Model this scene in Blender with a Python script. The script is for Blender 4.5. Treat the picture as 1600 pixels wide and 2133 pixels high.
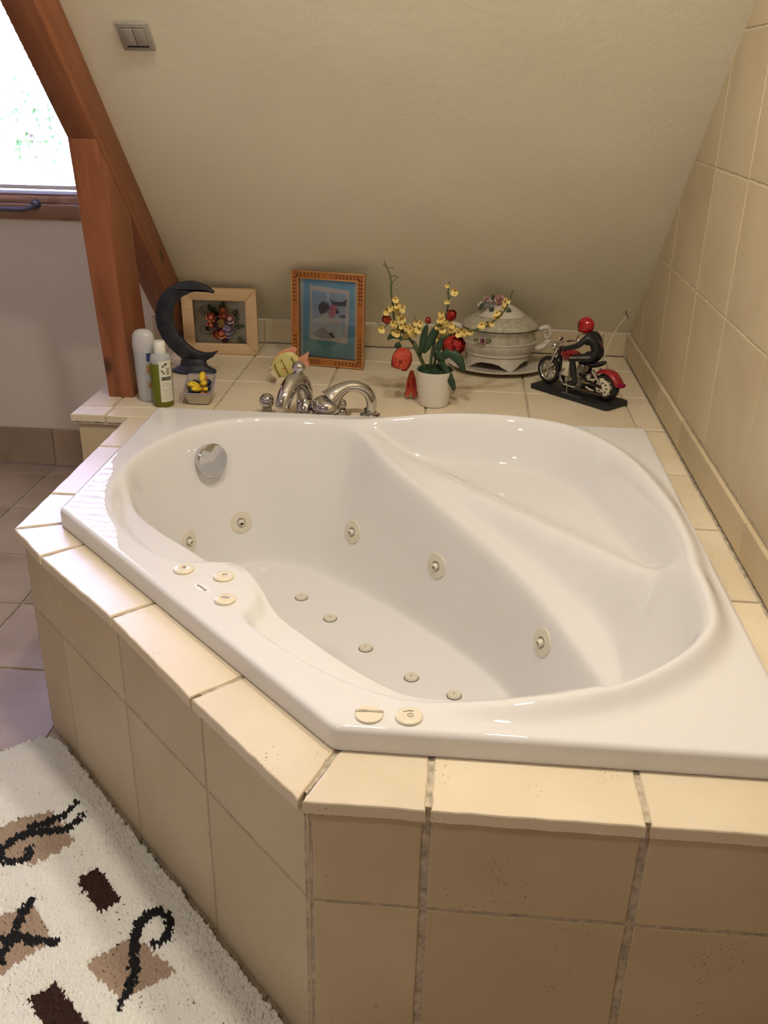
import bpy, bmesh, math, random
import numpy as np
from mathutils import Matrix, Vector
from mathutils.bvhtree import BVHTree
from mathutils.geometry import tessellate_polygon

random.seed(7)
for o in list(bpy.data.objects): bpy.data.objects.remove(o)
SC = bpy.context.scene
COL = SC.collection
H = 0.538                       # height of the tiled deck above the floor; all z below are measured from the deck

# ------------------------------------------------------------------ camera
YAW, PITCH, ROLL, FPX = 0.07517441, -0.4316612, 0.0194196, 1954.04
CAM = Vector((0.184, -0.987, 0.9))
RM = (Matrix.Rotation(YAW, 3, 'Z') @ Matrix.Rotation(math.pi/2 + PITCH, 3, 'X') @ Matrix.Rotation(ROLL, 3, 'Z'))
cd = bpy.data.cameras.new('camera')
cd.sensor_fit = 'VERTICAL'; cd.sensor_height = 24.0; cd.sensor_width = 18.0
cd.lens = 24.0*FPX/2133.0
cd.clip_start = 0.02
cam = bpy.data.objects.new('camera', cd); COL.objects.link(cam)
M4 = RM.to_4x4(); M4.translation = CAM + Vector((0, 0, H)); cam.matrix_world = M4
SC.camera = cam

# ------------------------------------------------------------------ view, world, lights
SC.view_settings.view_transform = 'Standard'; SC.view_settings.look = 'None'
SC.view_settings.gamma = 1.0; SC.view_settings.use_curve_mapping = False
SC.view_settings.exposure = 0.04
w = bpy.data.worlds.new('world'); SC.world = w; w.use_nodes = True
bg = w.node_tree.nodes['Background']
bg.inputs['Strength'].default_value = 95.0
_n, _l = w.node_tree.nodes, w.node_tree.links                      # bright overcast sky above a duller, greenish ground
_tc = _n.new('ShaderNodeTexCoord'); _sx = _n.new('ShaderNodeSeparateXYZ'); _mr = _n.new('ShaderNodeMapRange'); _mx = _n.new('ShaderNodeMix'); _mx.data_type = 'RGBA'
_mr.inputs['From Min'].default_value = -0.06; _mr.inputs['From Max'].default_value = 0.04
_l.new(_tc.outputs['Generated'], _sx.inputs[0]); _l.new(_sx.outputs['Z'], _mr.inputs['Value']); _l.new(_mr.outputs[0], _mx.inputs[0])
_mx.inputs[6].default_value = (0.11, 0.12, 0.13, 1); _mx.inputs[7].default_value = (0.56, 0.56, 1.0, 1); _l.new(_mx.outputs[2], bg.inputs['Color'])

CEIL = 1.88                      # flat ceiling above the deck level
LAMPS = [(-0.06, 0.36), (0.42, 0.42), (-0.90, -0.95)]
LAMP_W = 12.0
LAMP_C = (1.0, 0.92, 0.785)
LAMP_OBJS = []
for (lx, ly) in LAMPS:
    ld = bpy.data.lights.new('lamp_light', 'AREA'); ld.shape = 'DISK'; ld.size = 0.15
    ld.energy = LAMP_W*(1.0 if ly > 0 else 0.75); ld.color = LAMP_C
    lo = bpy.data.objects.new('lamp_light', ld); COL.objects.link(lo)
    lo.location = (0, 0, -0.028)
    LAMP_OBJS.append(lo)
# a portal in the window opening, so that daylight is sampled well
WX0, WX1, WZ0, WZ1 = -2.30, -1.07, 0.42, 1.62
pd = bpy.data.lights.new('daylight', 'AREA'); pd.shape = 'RECTANGLE'; pd.size = WX1-WX0; pd.size_y = WZ1-WZ0
pd.cycles.is_portal = True
po = bpy.data.objects.new('daylight', pd); COL.objects.link(po)
po.location = ((WX0+WX1)/2, 2.57, (WZ0+WZ1)/2+H); po.rotation_euler = (-math.pi/2, 0, 0)

# ------------------------------------------------------------------ pixel -> place
def ray(px, py): return RM @ Vector(((px-800)/FPX, -(py-1066.5)/FPX, -1))
def onz(px, py, z): d = ray(px, py); return CAM + d*((z-CAM.z)/d.z)
def ony(px, py, y): d = ray(px, py); return CAM + d*((y-CAM.y)/d.y)

# ------------------------------------------------------------------ materials
MATS = {}
def nt(m): return m.node_tree.nodes, m.node_tree.links
def mat(name, col, rough=0.5, metal=0.0, var=0.0, vscale=8.0, bump=0.0, bscale=60.0, spec=0.5, coat=0.0, trans=0.0, ior=1.45, col2=None, detail=4, coords='Object', rnd=0.0, subs=0.0, sheen=0.0):
    m = bpy.data.materials.new(name); m.use_nodes = True; MATS[name] = m
    N, L = nt(m); b = N['Principled BSDF']
    b.inputs['Base Color'].default_value = (*col, 1); b.inputs['Roughness'].default_value = rough
    b.inputs['Metallic'].default_value = metal; b.inputs['Specular IOR Level'].default_value = spec
    b.inputs['Coat Weight'].default_value = coat; b.inputs['Coat Roughness'].default_value = 0.05
    b.inputs['Transmission Weight'].default_value = trans; b.inputs['IOR'].default_value = ior
    b.inputs['Sheen Weight'].default_value = sheen
    tc = N.new('ShaderNodeTexCoord')
    src = tc.outputs[coords]
    if var or col2 or rnd:
        n = N.new('ShaderNodeTexNoise'); n.inputs['Scale'].default_value = vscale; n.inputs['Detail'].default_value = detail
        if rnd:
            oi = N.new('ShaderNodeObjectInfo'); mp = N.new('ShaderNodeMapping'); sc = N.new('ShaderNodeVectorMath'); sc.operation = 'SCALE'
            cb = N.new('ShaderNodeCombineXYZ')
            for i in range(3): L.new(oi.outputs['Random'], cb.inputs[i])
            L.new(cb.outputs[0], sc.inputs[0]); sc.inputs['Scale'].default_value = 37.0
            L.new(src, mp.inputs['Vector']); L.new(sc.outputs[0], mp.inputs['Location']); src = mp.outputs[0]
        L.new(src, n.inputs['Vector'])
        cr = N.new('ShaderNodeValToRGB')
        a = [max(0, c*(1-var)) for c in col]; z = list(col2) if col2 else [min(1, c*(1+var)) for c in col]
        cr.color_ramp.elements[0].position = 0.3; cr.color_ramp.elements[1].position = 0.7
        cr.color_ramp.elements[0].color = (*a, 1); cr.color_ramp.elements[1].color = (*z, 1)
        L.new(n.outputs['Fac'], cr.inputs['Fac'])
        out = cr.outputs['Color']
        if rnd:
            hs = N.new('ShaderNodeHueSaturation'); mr = N.new('ShaderNodeMapRange')
            mr.inputs['To Min'].default_value = 1-rnd; mr.inputs['To Max'].default_value = 1+rnd
            L.new(oi.outputs['Random'], mr.inputs['Value']); L.new(mr.outputs[0], hs.inputs['Value']); L.new(out, hs.inputs['Color']); out = hs.outputs[0]
        L.new(out, b.inputs['Base Color'])
    if bump:
        n2 = N.new('ShaderNodeTexNoise'); n2.inputs['Scale'].default_value = bscale; n2.inputs['Detail'].default_value = 5
        L.new(src, n2.inputs['Vector'])
        bp = N.new('ShaderNodeBump'); bp.inputs['Strength'].default_value = bump; bp.inputs['Distance'].default_value = 0.004
        L.new(n2.outputs['Fac'], bp.inputs['Height']); L.new(bp.outputs[0], b.inputs['Normal'])
    return m

def stone_mat(name, c1, c2, rough=0.5, pits=True, rnd=0.05):
    """limestone tile: cloudy colour, small dark pits sunk into the face"""
    m = mat(name, c1, rough, col2=c2, vscale=5.0, rnd=rnd, detail=6)
    N, L = nt(m); b = N['Principled BSDF']
    base = b.inputs['Base Color'].links[0].from_socket
    mp = [n for n in N if n.bl_idname == 'ShaderNodeMapping'][0]
    v = N.new('ShaderNodeTexVoronoi'); v.inputs['Scale'].default_value = 125; L.new(mp.outputs[0], v.inputs['Vector'])
    msk = N.new('ShaderNodeTexNoise'); msk.inputs['Scale'].default_value = 9; msk.inputs['Detail'].default_value = 3; L.new(mp.outputs[0], msk.inputs['Vector'])
    r1 = N.new('ShaderNodeMapRange'); r1.inputs['From Min'].default_value = 0.09; r1.inputs['From Max'].default_value = 0.20
    r1.inputs['To Min'].default_value = 1; r1.inputs['To Max'].default_value = 0; L.new(v.outputs['Distance'], r1.inputs['Value'])
    r2 = N.new('ShaderNodeMapRange'); r2.inputs['From Min'].default_value = 0.50; r2.inputs['From Max'].default_value = 0.66; L.new(msk.outputs['Fac'], r2.inputs['Value'])
    mu = N.new('ShaderNodeMath'); mu.operation = 'MULTIPLY'; L.new(r1.outputs[0], mu.inputs[0]); L.new(r2.outputs[0], mu.inputs[1])
    mx = N.new('ShaderNodeMix'); mx.data_type = 'RGBA'; L.new(mu.outputs[0], mx.inputs[0]); L.new(base, mx.inputs[6]); mx.inputs[7].default_value = (c1[0]*0.25, c1[1]*0.2, c1[2]*0.16, 1)
    L.new(mx.outputs[2], b.inputs['Base Color'])
    n2 = N.new('ShaderNodeTexNoise'); n2.inputs['Scale'].default_value = 14; n2.inputs['Detail'].default_value = 8; L.new(mp.outputs[0], n2.inputs['Vector'])
    su = N.new('ShaderNodeMath'); su.operation = 'SUBTRACT'; L.new(n2.outputs['Fac'], su.inputs[0]); L.new(mu.outputs[0], su.inputs[1])
    bp = N.new('ShaderNodeBump'); bp.inputs['Strength'].default_value = 0.35; bp.inputs['Distance'].default_value = 0.003
    L.new(su.outputs[0], bp.inputs['Height']); L.new(bp.outputs[0], b.inputs['Normal'])
    return m

def wood_mat(name, c1, c2, c3, axis=2, rough=0.45, sc=9.0):
    """pine: long grain along one axis plus round knots"""
    m = bpy.data.materials.new(name); m.use_nodes = True; MATS[name] = m
    N, L = nt(m); b = N['Principled BSDF']; b.inputs['Roughness'].default_value = rough
    tc = N.new('ShaderNodeTexCoord'); mp = N.new('ShaderNodeMapping'); s = [sc, sc, sc]; s[axis] = sc*0.09
    mp.inputs['Scale'].default_value = s; L.new(tc.outputs['Object'], mp.inputs['Vector'])
    n = N.new('ShaderNodeTexNoise'); n.inputs['Scale'].default_value = 2.2; n.inputs['Detail'].default_value = 7; n.inputs['Distortion'].default_value = 1.4
    L.new(mp.outputs[0], n.inputs['Vector'])
    cr = N.new('ShaderNodeValToRGB'); cr.color_ramp.elements[0].position = 0.32; cr.color_ramp.elements[1].position = 0.68
    cr.color_ramp.elements[0].color = (*c1, 1); cr.color_ramp.elements[1].color = (*c2, 1); L.new(n.outputs['Fac'], cr.inputs['Fac'])
    mp2 = N.new('ShaderNodeMapping'); s2 = [1.0, 1.0, 1.0]; s2[axis] = 0.6; mp2.inputs['Scale'].default_value = s2; L.new(tc.outputs['Object'], mp2.inputs['Vector'])
    v = N.new('ShaderNodeTexVoronoi'); v.inputs['Scale'].default_value = 9; L.new(mp2.outputs[0], v.inputs['Vector'])
    mr = N.new('ShaderNodeMapRange'); mr.inputs['From Min'].default_value = 0.10; mr.inputs['From Max'].default_value = 0.20; mr.inputs['To Min'].default_value = 0.9; mr.inputs['To Max'].default_value = 0
    L.new(v.outputs['Distance'], mr.inputs['Value'])
    mx = N.new('ShaderNodeMix'); mx.data_type = 'RGBA'; L.new(mr.outputs[0], mx.inputs[0]); L.new(cr.outputs[0], mx.inputs[6]); mx.inputs[7].default_value = (*c3, 1)
    L.new(mx.outputs[2], b.inputs['Base Color'])
    bp = N.new('ShaderNodeBump'); bp.inputs['Strength'].default_value = 0.12; bp.inputs['Distance'].default_value = 0.002
    L.new(n.outputs['Fac'], bp.inputs['Height']); L.new(bp.outputs[0], b.inputs['Normal'])
    return m

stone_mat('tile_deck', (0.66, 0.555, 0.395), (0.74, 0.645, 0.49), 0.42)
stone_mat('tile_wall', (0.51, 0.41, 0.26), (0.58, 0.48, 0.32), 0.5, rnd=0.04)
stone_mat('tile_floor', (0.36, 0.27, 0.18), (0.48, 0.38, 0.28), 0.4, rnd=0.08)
mat('grout', (0.50, 0.43, 0.33), 0.9, var=0.35, vscale=60, bump=0.8, bscale=220)
mat('grout_pale', (0.68, 0.59, 0.44), 0.9, var=0.2, vscale=60, bump=0.6, bscale=200)
mat('plaster', (0.77, 0.725, 0.565), 0.9, var=0.03, vscale=3, bump=0.25, bscale=45)
mat('plaster_white', (0.76, 0.70, 0.61), 0.9, var=0.03, vscale=3, bump=0.2, bscale=45)
wood_mat('pine', (0.20, 0.062, 0.022), (0.30, 0.105, 0.040), (0.07, 0.022, 0.012))
wood_mat('pine_frame', (0.26, 0.135, 0.07), (0.34, 0.19, 0.11), (0.20, 0.10, 0.05), axis=0, sc=14)
wood_mat('light_wood', (0.55, 0.37, 0.20), (0.62, 0.44, 0.26), (0.52, 0.35, 0.19), axis=0, sc=20, rough=0.6)
mat('acrylic', (0.73, 0.715, 0.71), 0.018, var=0.01, vscale=2, spec=0.5, bump=.10, bscale=7)
for n__ in MATS['acrylic'].node_tree.nodes:
    if n__.bl_idname == 'ShaderNodeTexNoise': n__.inputs['Detail'].default_value = 1.0
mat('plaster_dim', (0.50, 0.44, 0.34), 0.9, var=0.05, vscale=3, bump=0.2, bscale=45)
mat('beige_plastic', (0.76, 0.68, 0.53), 0.3)
mat('jet_plastic', (0.66, 0.61, 0.50), 0.35)
mat('sticker_white', (0.85, 0.85, 0.85), 0.25)
mat('ink', (0.03, 0.025, 0.02), 0.6)
mat('chrome', (0.62, 0.62, 0.63), 0.06, metal=1.0)
mat('chrome_dark', (0.35, 0.35, 0.36), 0.18, metal=1.0)
mat('rubber', (0.015, 0.015, 0.016), 0.6)
mat('void', (0.01, 0.009, 0.008), 0.9)
mat('silver_plastic', (0.36, 0.34, 0.29), 0.4, metal=0.2)
mat('black_plastic', (0.012, 0.012, 0.014), 0.35)

# ------------------------------------------------------------------ mesh building
class MB:
    def __init__(s): s.v = []; s.f = []; s.m = []
    def add(s, v, f, mi=0, M=None):
        n = len(s.v)
        for p in v:
            p = Vector(p)
            if M is not None: p = M @ p
            s.v.append(p[:])
        for q in f: s.f.append([i+n for i in q]); s.m.append(mi)
        return s
    def box(s, x0, x1, y0, y1, z0, z1, mi=0, M=None, b=0.0):
        if b <= 0:
            v = [(x, y, z) for z in (z0, z1) for y in (y0, y1) for x in (x0, x1)]
            f = [(0, 2, 3, 1), (4, 5, 7, 6), (0, 1, 5, 4), (2, 6, 7, 3), (0, 4, 6, 2), (1, 3, 7, 5)]
            return s.add(v, f, mi, M)
        bm = bmesh.new(); bmesh.ops.create_cube(bm, size=1)
        for q in bm.verts: q.co = Vector(((x0+x1)/2+q.co.x*(x1-x0), (y0+y1)/2+q.co.y*(y1-y0), (z0+z1)/2+q.co.z*(z1-z0)))
        bmesh.ops.bevel(bm, geom=bm.edges[:], offset=b, segments=2, affect='EDGES', profile=0.5)
        return s.bm(bm, mi, M)
    def bm(s, bm, mi=0, M=None):
        bm.verts.index_update(); v = [q.co.copy() for q in bm.verts]; f = [[q.index for q in fc.verts] for fc in bm.faces]; bm.free()
        return s.add(v, f, mi, M)
    def lathe(s, prof, n=32, mi=0, M=None, sx=1, sy=1, caps=True):
        v = []; f = []; k = len(prof)
        for (r, z) in prof:
            for i in range(n):
                a = 2*math.pi*i/n; v.append((r*math.cos(a)*sx, r*math.sin(a)*sy, z))
        for j in range(k-1):
            for i in range(n): f.append((j*n+i, j*n+(i+1) % n, (j+1)*n+(i+1) % n, (j+1)*n+i))
        if caps:
            f.append([i for i in reversed(range(n))]); f.append([(k-1)*n+i for i in range(n)])
        return s.add(v, f, mi, M)
    def tube(s, pts, rad, n=10, mi=0, M=None, flat=1.0, closed=False, up=None):
        P = [Vector(p) for p in pts]; k = len(P)
        R = rad if isinstance(rad, (list, tuple)) else [rad]*k
        v = []; f = []; prev = None
        for i in range(k):
            if closed: t = P[(i+1) % k]-P[(i-1) % k]
            else: t = P[min(i+1, k-1)]-P[max(i-1, 0)]
            t.normalize()
            if prev is None:
                a = Vector(up) if up else (Vector((0, 0, 1)) if abs(t.z) < 0.9 else Vector((1, 0, 0)))
                prev = (a-t*a.dot(t)).normalized()
            else:
                prev = (prev-t*prev.dot(t)).normalized()
            q = t.cross(prev)
            for j in range(n):
                an = 2*math.pi*j/n
                v.append(P[i]+prev*(math.cos(an)*R[i])+q*(math.sin(an)*R[i]*flat))
        m = k if closed else k-1
        for i in range(m):
            for j in range(n): f.append((i*n+j, i*n+(j+1) % n, ((i+1) % k)*n+(j+1) % n, ((i+1) % k)*n+j))
        if not closed:
            f.append(list(reversed(range(n)))); f.append([(k-1)*n+j for j in range(n)])
        return s.add(v, f, mi, M)
    def ell(s, c, r, n=16, m=10, mi=0, M=None):
        if not isinstance(r, (list, tuple)): r = (r, r, r)
        v = [(c[0], c[1], c[2]-r[2])]; f = []
        for j in range(1, m):
            b = -math.pi/2+math.pi*j/m
            for i in range(n):
                a = 2*math.pi*i/n; v.append((c[0]+r[0]*math.cos(b)*math.cos(a), c[1]+r[1]*math.cos(b)*math.sin(a), c[2]+r[2]*math.sin(b)))
        v.append((c[0], c[1], c[2]+r[2])); e = len(v)-1
        for i in range(n): f.append((0, 1+(i+1) % n, 1+i)); f.append((e, 1+(m-2)*n+i, 1+(m-2)*n+(i+1) % n))
        for j in range(m-2):
            for i in range(n): f.append((1+j*n+i, 1+j*n+(i+1) % n, 1+(j+1)*n+(i+1) % n, 1+(j+1)*n+i))
        return s.add(v, f, mi, M)
    def prism(s, poly, a0, a1, M=None, mi=0, bev=0.0):
        """polygon in the local XY plane, extruded a0..a1 along local Z, optional rounded edge (thickness profile)"""
        n = len(poly)
        ar = sum(poly[i][0]*poly[(i+1) % n][1]-poly[(i+1) % n][0]*poly[i][1] for i in range(n))
        if ar < 0: poly = poly[::-1]
        if bev <= 0:
            rings = [(0, a0), (0, a1)]
        else:
            rings = [(bev, a0), (bev*0.3, a0+bev*0.3), (0, a0+bev), (0, a1-bev), (bev*0.3, a1-bev*0.3), (bev, a1)]
        v = []; f = []
        for (ins, z) in rings:
            for (x, y) in (inset(poly, ins) if ins else poly): v.append((x, y, z))
        k = len(rings)
        for j in range(k-1):
            for i in range(n): f.append((j*n+i, j*n+(i+1) % n, (j+1)*n+(i+1) % n, (j+1)*n+i))
        tris = tessellate_polygon([[Vector((x, y, 0)) for x, y in poly]]) if n > 4 else None
        if tris is None: f.append(list(reversed(range(n)))); f.append([(k-1)*n+i for i in range(n)])
        else:
            for t in tris:
                a, b, c = t
                if (poly[b][0]-poly[a][0])*(poly[c][1]-poly[a][1])-(poly[b][1]-poly[a][1])*(poly[c][0]-poly[a][0]) < 0: b, c = c, b
                f.append((a, c, b)); f.append(((k-1)*n+a, (k-1)*n+b, (k-1)*n+c))
        return s.add(v, f, mi, M)
    def mesh(s, name, mats, ang=35):
        me = bpy.data.meshes.new(name); me.from_pydata(s.v, [], s.f)
        for m in (mats if isinstance(mats, (list, tuple)) else [mats]): me.materials.append(MATS[m])
        if any(s.m): me.polygons.foreach_set('material_index', s.m)
        me.update()
        if ang is not None:
            me.shade_smooth()
            if ang < 180: me.set_sharp_from_angle(angle=math.radians(ang))
        return me
    def obj(s, name, mats, parent=None, ang=35, loc=(0, 0, 0), rot=(0, 0, 0), kind=None, label=None, cat=None, group=None):
        return link(name, s.mesh(name, mats, ang), parent, loc, rot, kind, label, cat, group)

def inset(poly, d):
    n = len(poly); out = []
    for i in range(n):
        p0 = Vector(poly[i-1]); p1 = Vector(poly[i]); p2 = Vector(poly[(i+1) % n])
        e1 = (p1-p0).normalized(); e2 = (p2-p1).normalized()
        n1 = Vector((-e1.y, e1.x)); n2 = Vector((-e2.y, e2.x)); b = n1+n2
        if b.length < 1e-6: b = n1
        else: b = b/max(0.35, (b.length_squared/2))
        out.append((p1.x+b.x*d, p1.y+b.y*d))
    return out

def link(name, data, parent=None, loc=(0, 0, 0), rot=(0, 0, 0), kind=None, label=None, cat=None, group=None):
    o = bpy.data.objects.new(name, data); COL.objects.link(o)
    o.location = loc if parent else (loc[0], loc[1], loc[2]+H); o.rotation_euler = rot
    if parent: o.parent = parent
    if kind: o['kind'] = kind
    if label: o['label'] = label
    if cat: o['category'] = cat
    if group: o['group'] = group
    return o
def thing(name, label, cat, loc=(0, 0, 0), rz=0.0, rot=None, group=None, kind=None):
    return link(name, None, None, loc, rot or (0, 0, rz), kind, label, cat, group)
def T(loc=(0, 0, 0), rx=0, ry=0, rz=0, s=1):
    M = Matrix.Translation(loc) @ Matrix.Rotation(rz, 4, 'Z') @ Matrix.Rotation(ry, 4, 'Y') @ Matrix.Rotation(rx, 4, 'X')
    return M @ Matrix.Diagonal((s, s, s, 1)) if not isinstance(s, tuple) else M @ Matrix.Diagonal((*s, 1))
def frame(o, u, v):
    u = Vector(u).normalized(); v = Vector(v).normalized(); n = u.cross(v)
    return Matrix(((u.x, v.x, n.x, o[0]), (u.y, v.y, n.y, o[1]), (u.z, v.z, n.z, o[2]), (0, 0, 0, 1)))
def spl(pts, n=6, closed=False):
    """Catmull-Rom through points of any dimension"""
    P = [np.array(p, float) for p in pts]; k = len(P); out = []
    for i in range(k if closed else k-1):
        if closed: a, b, c, d = P[i-1], P[i], P[(i+1) % k], P[(i+2) % k]
        else: a, b, c, d = P[max(i-1, 0)], P[i], P[i+1], P[min(i+2, k-1)]
        for j in range(n):
            t = j/n; out.append(0.5*((2*b)+(c-a)*t+(2*a-5*b+4*c-d)*t*t+(3*b-a-3*c+d)*t**3))
    if not closed: out.append(P[-1])
    return [tuple(float(x) for x in q) for q in out]
def clip(poly, a, b, c):
    """keep the side a*x+b*y<=c"""
    out = []; n = len(poly)
    for i in range(n):
        p, q = poly[i], poly[(i+1) % n]; dp = a*p[0]+b*p[1]-c; dq = a*q[0]+b*q[1]-c
        if dp <= 0: out.append(p)
        if dp*dq < 0: t = dp/(dp-dq); out.append((p[0]+t*(q[0]-p[0]), p[1]+t*(q[1]-p[1])))
    return out
def text_mesh(txt, size):
    cu = bpy.data.curves.new('lettering', 'FONT'); cu.body = txt; cu.size = size; cu.align_x = 'CENTER'; cu.align_y = 'CENTER'; cu.extrude = size*0.01
    o = bpy.data.objects.new('lettering', cu); COL.objects.link(o)
    dg = bpy.context.evaluated_depsgraph_get(); me = bpy.data.meshes.new_from_object(o.evaluated_get(dg))
    bpy.data.objects.remove(o); return me
def lettering(txt, size, m, parent, M, name='lettering'):
    me = text_mesh(txt, size); me.materials.clear(); me.materials.append(MATS[m]); me.transform(M)
    return link(name, me, parent)

def tile(name, poly, M, mats, parent, th=0.012, rnd=0.0009, bev=0.0022, step=0.035, gap=0.0):
    """one stone tile: a polygon in the plane of M (local z = outward), with slightly ragged, eased edges"""
    n = len(poly)
    if sum(poly[i][0]*poly[(i+1) % n][1]-poly[(i+1) % n][0]*poly[i][1] for i in range(n)) < 0: poly = poly[::-1]
    if gap: poly = inset(poly, gap)
    q = []
    for i in range(n):
        a = Vector(poly[i]); b = Vector(poly[(i+1) % n]); k = max(1, int((b-a).length/step))
        e = (b-a).normalized() if (b-a).length > 1e-9 else Vector((1, 0)); nn = Vector((-e.y, e.x))
        for j in range(k):
            p = a.lerp(b, j/k)
            p = p+nn*(random.uniform(0, 2*rnd) if j else rnd)
            q.append((p.x, p.y))
    m = MB(); N_ = len(q); q1 = inset(q, bev*0.35); q2 = inset(q, bev)
    v = [(x, y, -th) for x, y in q]+[(x, y, -bev) for x, y in q]+[(x, y, -bev*0.3) for x, y in q1]+[(x, y, 0) for x, y in q2]
    f = []
    for j in range(3):
        for i in range(N_): f.append((j*N_+i, j*N_+(i+1) % N_, (j+1)*N_+(i+1) % N_, (j+1)*N_+i))
    f.append([3*N_+i for i in range(N_)]); f.append(list(reversed(range(N_))))
    m.add(v, f, 0, M)
    return m.obj(name, mats, parent, ang=14)

# ================================================================== THE SETTING
YB, XR, XL, YF = 2.418, 0.805, -3.2, -2.8
SL = math.radians(45.5); TN = math.tan(SL); KNEE = 0.09
YS = YB-(CEIL-KNEE)/TN           # where the slope reaches the flat ceiling
def slope_z(y): return KNEE+(YB-y)*TN

fl = MB().box(XL-.1, XR+.1, YF-.1, YB+.14, -H-.06, -H-.004).obj('floor', 'grout', None, ang=None, kind='structure')
wl = MB()
wl.box(XL-.1, WX0, YB, YB+.14, -H, CEIL); wl.box(WX1, XR+.1, YB, YB+.14, -H, CEIL)
wl.box(WX0, WX1, YB, YB+.14, -H, WZ0); wl.box(WX0, WX1, YB, YB+.14, WZ1, CEIL)
wall_back = wl.obj('wall_back', 'plaster_white', None, ang=None, kind='structure')
wall_right = MB().box(XR+.0022, XR+.12, YF-.1, YB+.14, -H, CEIL).obj('wall_right', 'grout_pale', None, ang=None, kind='structure')
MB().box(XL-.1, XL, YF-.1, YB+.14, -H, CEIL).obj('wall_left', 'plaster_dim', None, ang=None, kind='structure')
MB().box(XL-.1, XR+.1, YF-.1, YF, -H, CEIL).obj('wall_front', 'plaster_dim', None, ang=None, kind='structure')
# sloped ceiling with a slightly uneven plaster surface
cl = MB(); nx, ny = 60, 70; vv = []; ff = []
rg = random.Random(3)
for j in range(ny+1):
    for i in range(nx+1):
        x = -0.835+(XR+.008+0.835)*i/nx; s = -0.01+(YB-YS+.012)*j/ny; y = YB-s
        e = 0.0016*math.sin(5*x+3*s)+0.0014*math.sin(11*s-4*x+1)+rg.uniform(-.0003, .0003)
        vv.append((x, y+e*.71, KNEE+s*TN+e*.7))
for j in range(ny):
    for i in range(nx):
        a = j*(nx+1)+i; ff.append((a, a+nx+1, a+nx+2, a+1))
cl.add(vv, ff)
cl.add([(-.835, YB+.02, KNEE+.1), (XR+.1, YB+.02, KNEE+.1), (XR+.1, YS, CEIL+.1), (-.835, YS, CEIL+.1)], [(0, 1, 2, 3)])
cl.obj('ceiling', 'plaster', None, ang=180, kind='structure')
cf = MB(); cf.box(XL-.1, XR+.1, YF-.1, YS, CEIL, CEIL+.1); cf.box(XL-.1, -.80, YS, YB+.14, CEIL, CEIL+.1)
cf.obj('ceiling', 'plaster_white', None, ang=None, kind='structure')
ck = MB(); ck.prism([(YB, slope_z(YB)+.012), (YB, CEIL), (YS, CEIL), (YS+.01, CEIL-.005)], -.868, -.80, frame((0, 0, 0), (0, 1, 0), (0, 0, 1)))
ck.obj('wall_dormer', 'plaster_white', None, ang=None, kind='structure')

# floor tiles
ys = [YB, 2.318, 2.0, 1.65, 1.345, 1.017, .687, .357, .027, -.303, -.633, -.963, -1.293, -1.623, -1.953, -2.283, -2.613, YF]
xs = [XL]+[-1.40+.33*k for k in range(-5, 7)]+[XR]
MF = frame((0, 0, -H), (1, 0, 0), (0, 1, 0))
for j in range(len(ys)-1):
    for i in range(len(xs)-1):
        cx, cy = (xs[i]+xs[i+1])/2, (ys[j]+ys[j+1])/2
        if xs[i+1]-xs[i] < .03: continue
        inside = (cx > -.60 and cy > .3 and cx+cy > .15) or (cx > .1 and cy > .2)
        if inside and not (xs[i] < -.76): continue
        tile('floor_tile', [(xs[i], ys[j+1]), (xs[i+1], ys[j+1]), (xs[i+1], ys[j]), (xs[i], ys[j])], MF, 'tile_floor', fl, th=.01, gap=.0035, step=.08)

# right wall tiles, cut along the slope
MRW = frame((XR, 0, 0), (0, -1, 0), (0, 0, 1))        # local x = -y, normal = -x
wys = [2.418, 2.22, 1.903, 1.557, 1.25, .915, .60, .28, -.04, -.36, -.68, -1.0, -1.32, -1.64, -1.96, -2.28, -2.60, -2.80]
wzs = [-.538, -.21, .09, .41, .715, 1.02, 1.325, 1.63, 1.88]
for j in range(len(wzs)-1):
    for i in range(len(wys)-1):
        if wzs[j] < .05 and wys[i] > .05: continue
        p = [(-wys[i], wzs[j]), (-wys[i+1], wzs[j]), (-wys[i+1], wzs[j+1]), (-wys[i], wzs[j+1])]
        p = clip(p, -TN, 1.0, KNEE+YB*TN-.006)
        if len(p) < 3: continue
        ar = abs(sum(p[k][0]*p[(k+1) % len(p)][1]-p[(k+1) % len(p)][0]*p[k][1] for k in range(len(p))))/2
        if ar < .0006: continue
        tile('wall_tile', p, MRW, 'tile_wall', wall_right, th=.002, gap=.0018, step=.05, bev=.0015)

# baseboards
bb = link('baseboard_back', None, None, kind='structure')
MBK = frame((0, YB-.009, 0), (1, 0, 0), (0, 0, 1))
bx = [-.955, -.84, -.53, -.22, .09, .40, .71, .795]
for i in range(len(bx)-1):
    tile('baseboard_tile', [(bx[i], .001), (bx[i+1], .001), (bx[i+1], .088), (bx[i], .088)], MBK, 'tile_wall', bb, th=.008, gap=.0012, step=.05)
bx = [XL+.01]+[-1.40+.33*k for k in range(-5, 2)]+[-.935]
for i in range(len(bx)-1):
    tile('baseboard_tile', [(bx[i], -H+.002), (bx[i+1], -H+.002), (bx[i+1], -.378), (bx[i], -.378)], MBK, 'tile_floor', bb, th=.008, gap=.002, step=.05)
bb = link('baseboard_right', None, None, kind='structure')
MBR = frame((XR-.011, 0, 0), (0, -1, 0), (0, 0, 1))
by = [2.405, 2.09, 1.77, 1.46, 1.14, .81, .49, .17, .002]
for i in range(len(by)-1):
    tile('baseboard_tile', [(-by[i], .001), (-by[i+1], .001), (-by[i+1], .087), (-by[i], .087)], MBR, 'tile_wall', bb, th=.010, gap=.0012, step=.05)

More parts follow.
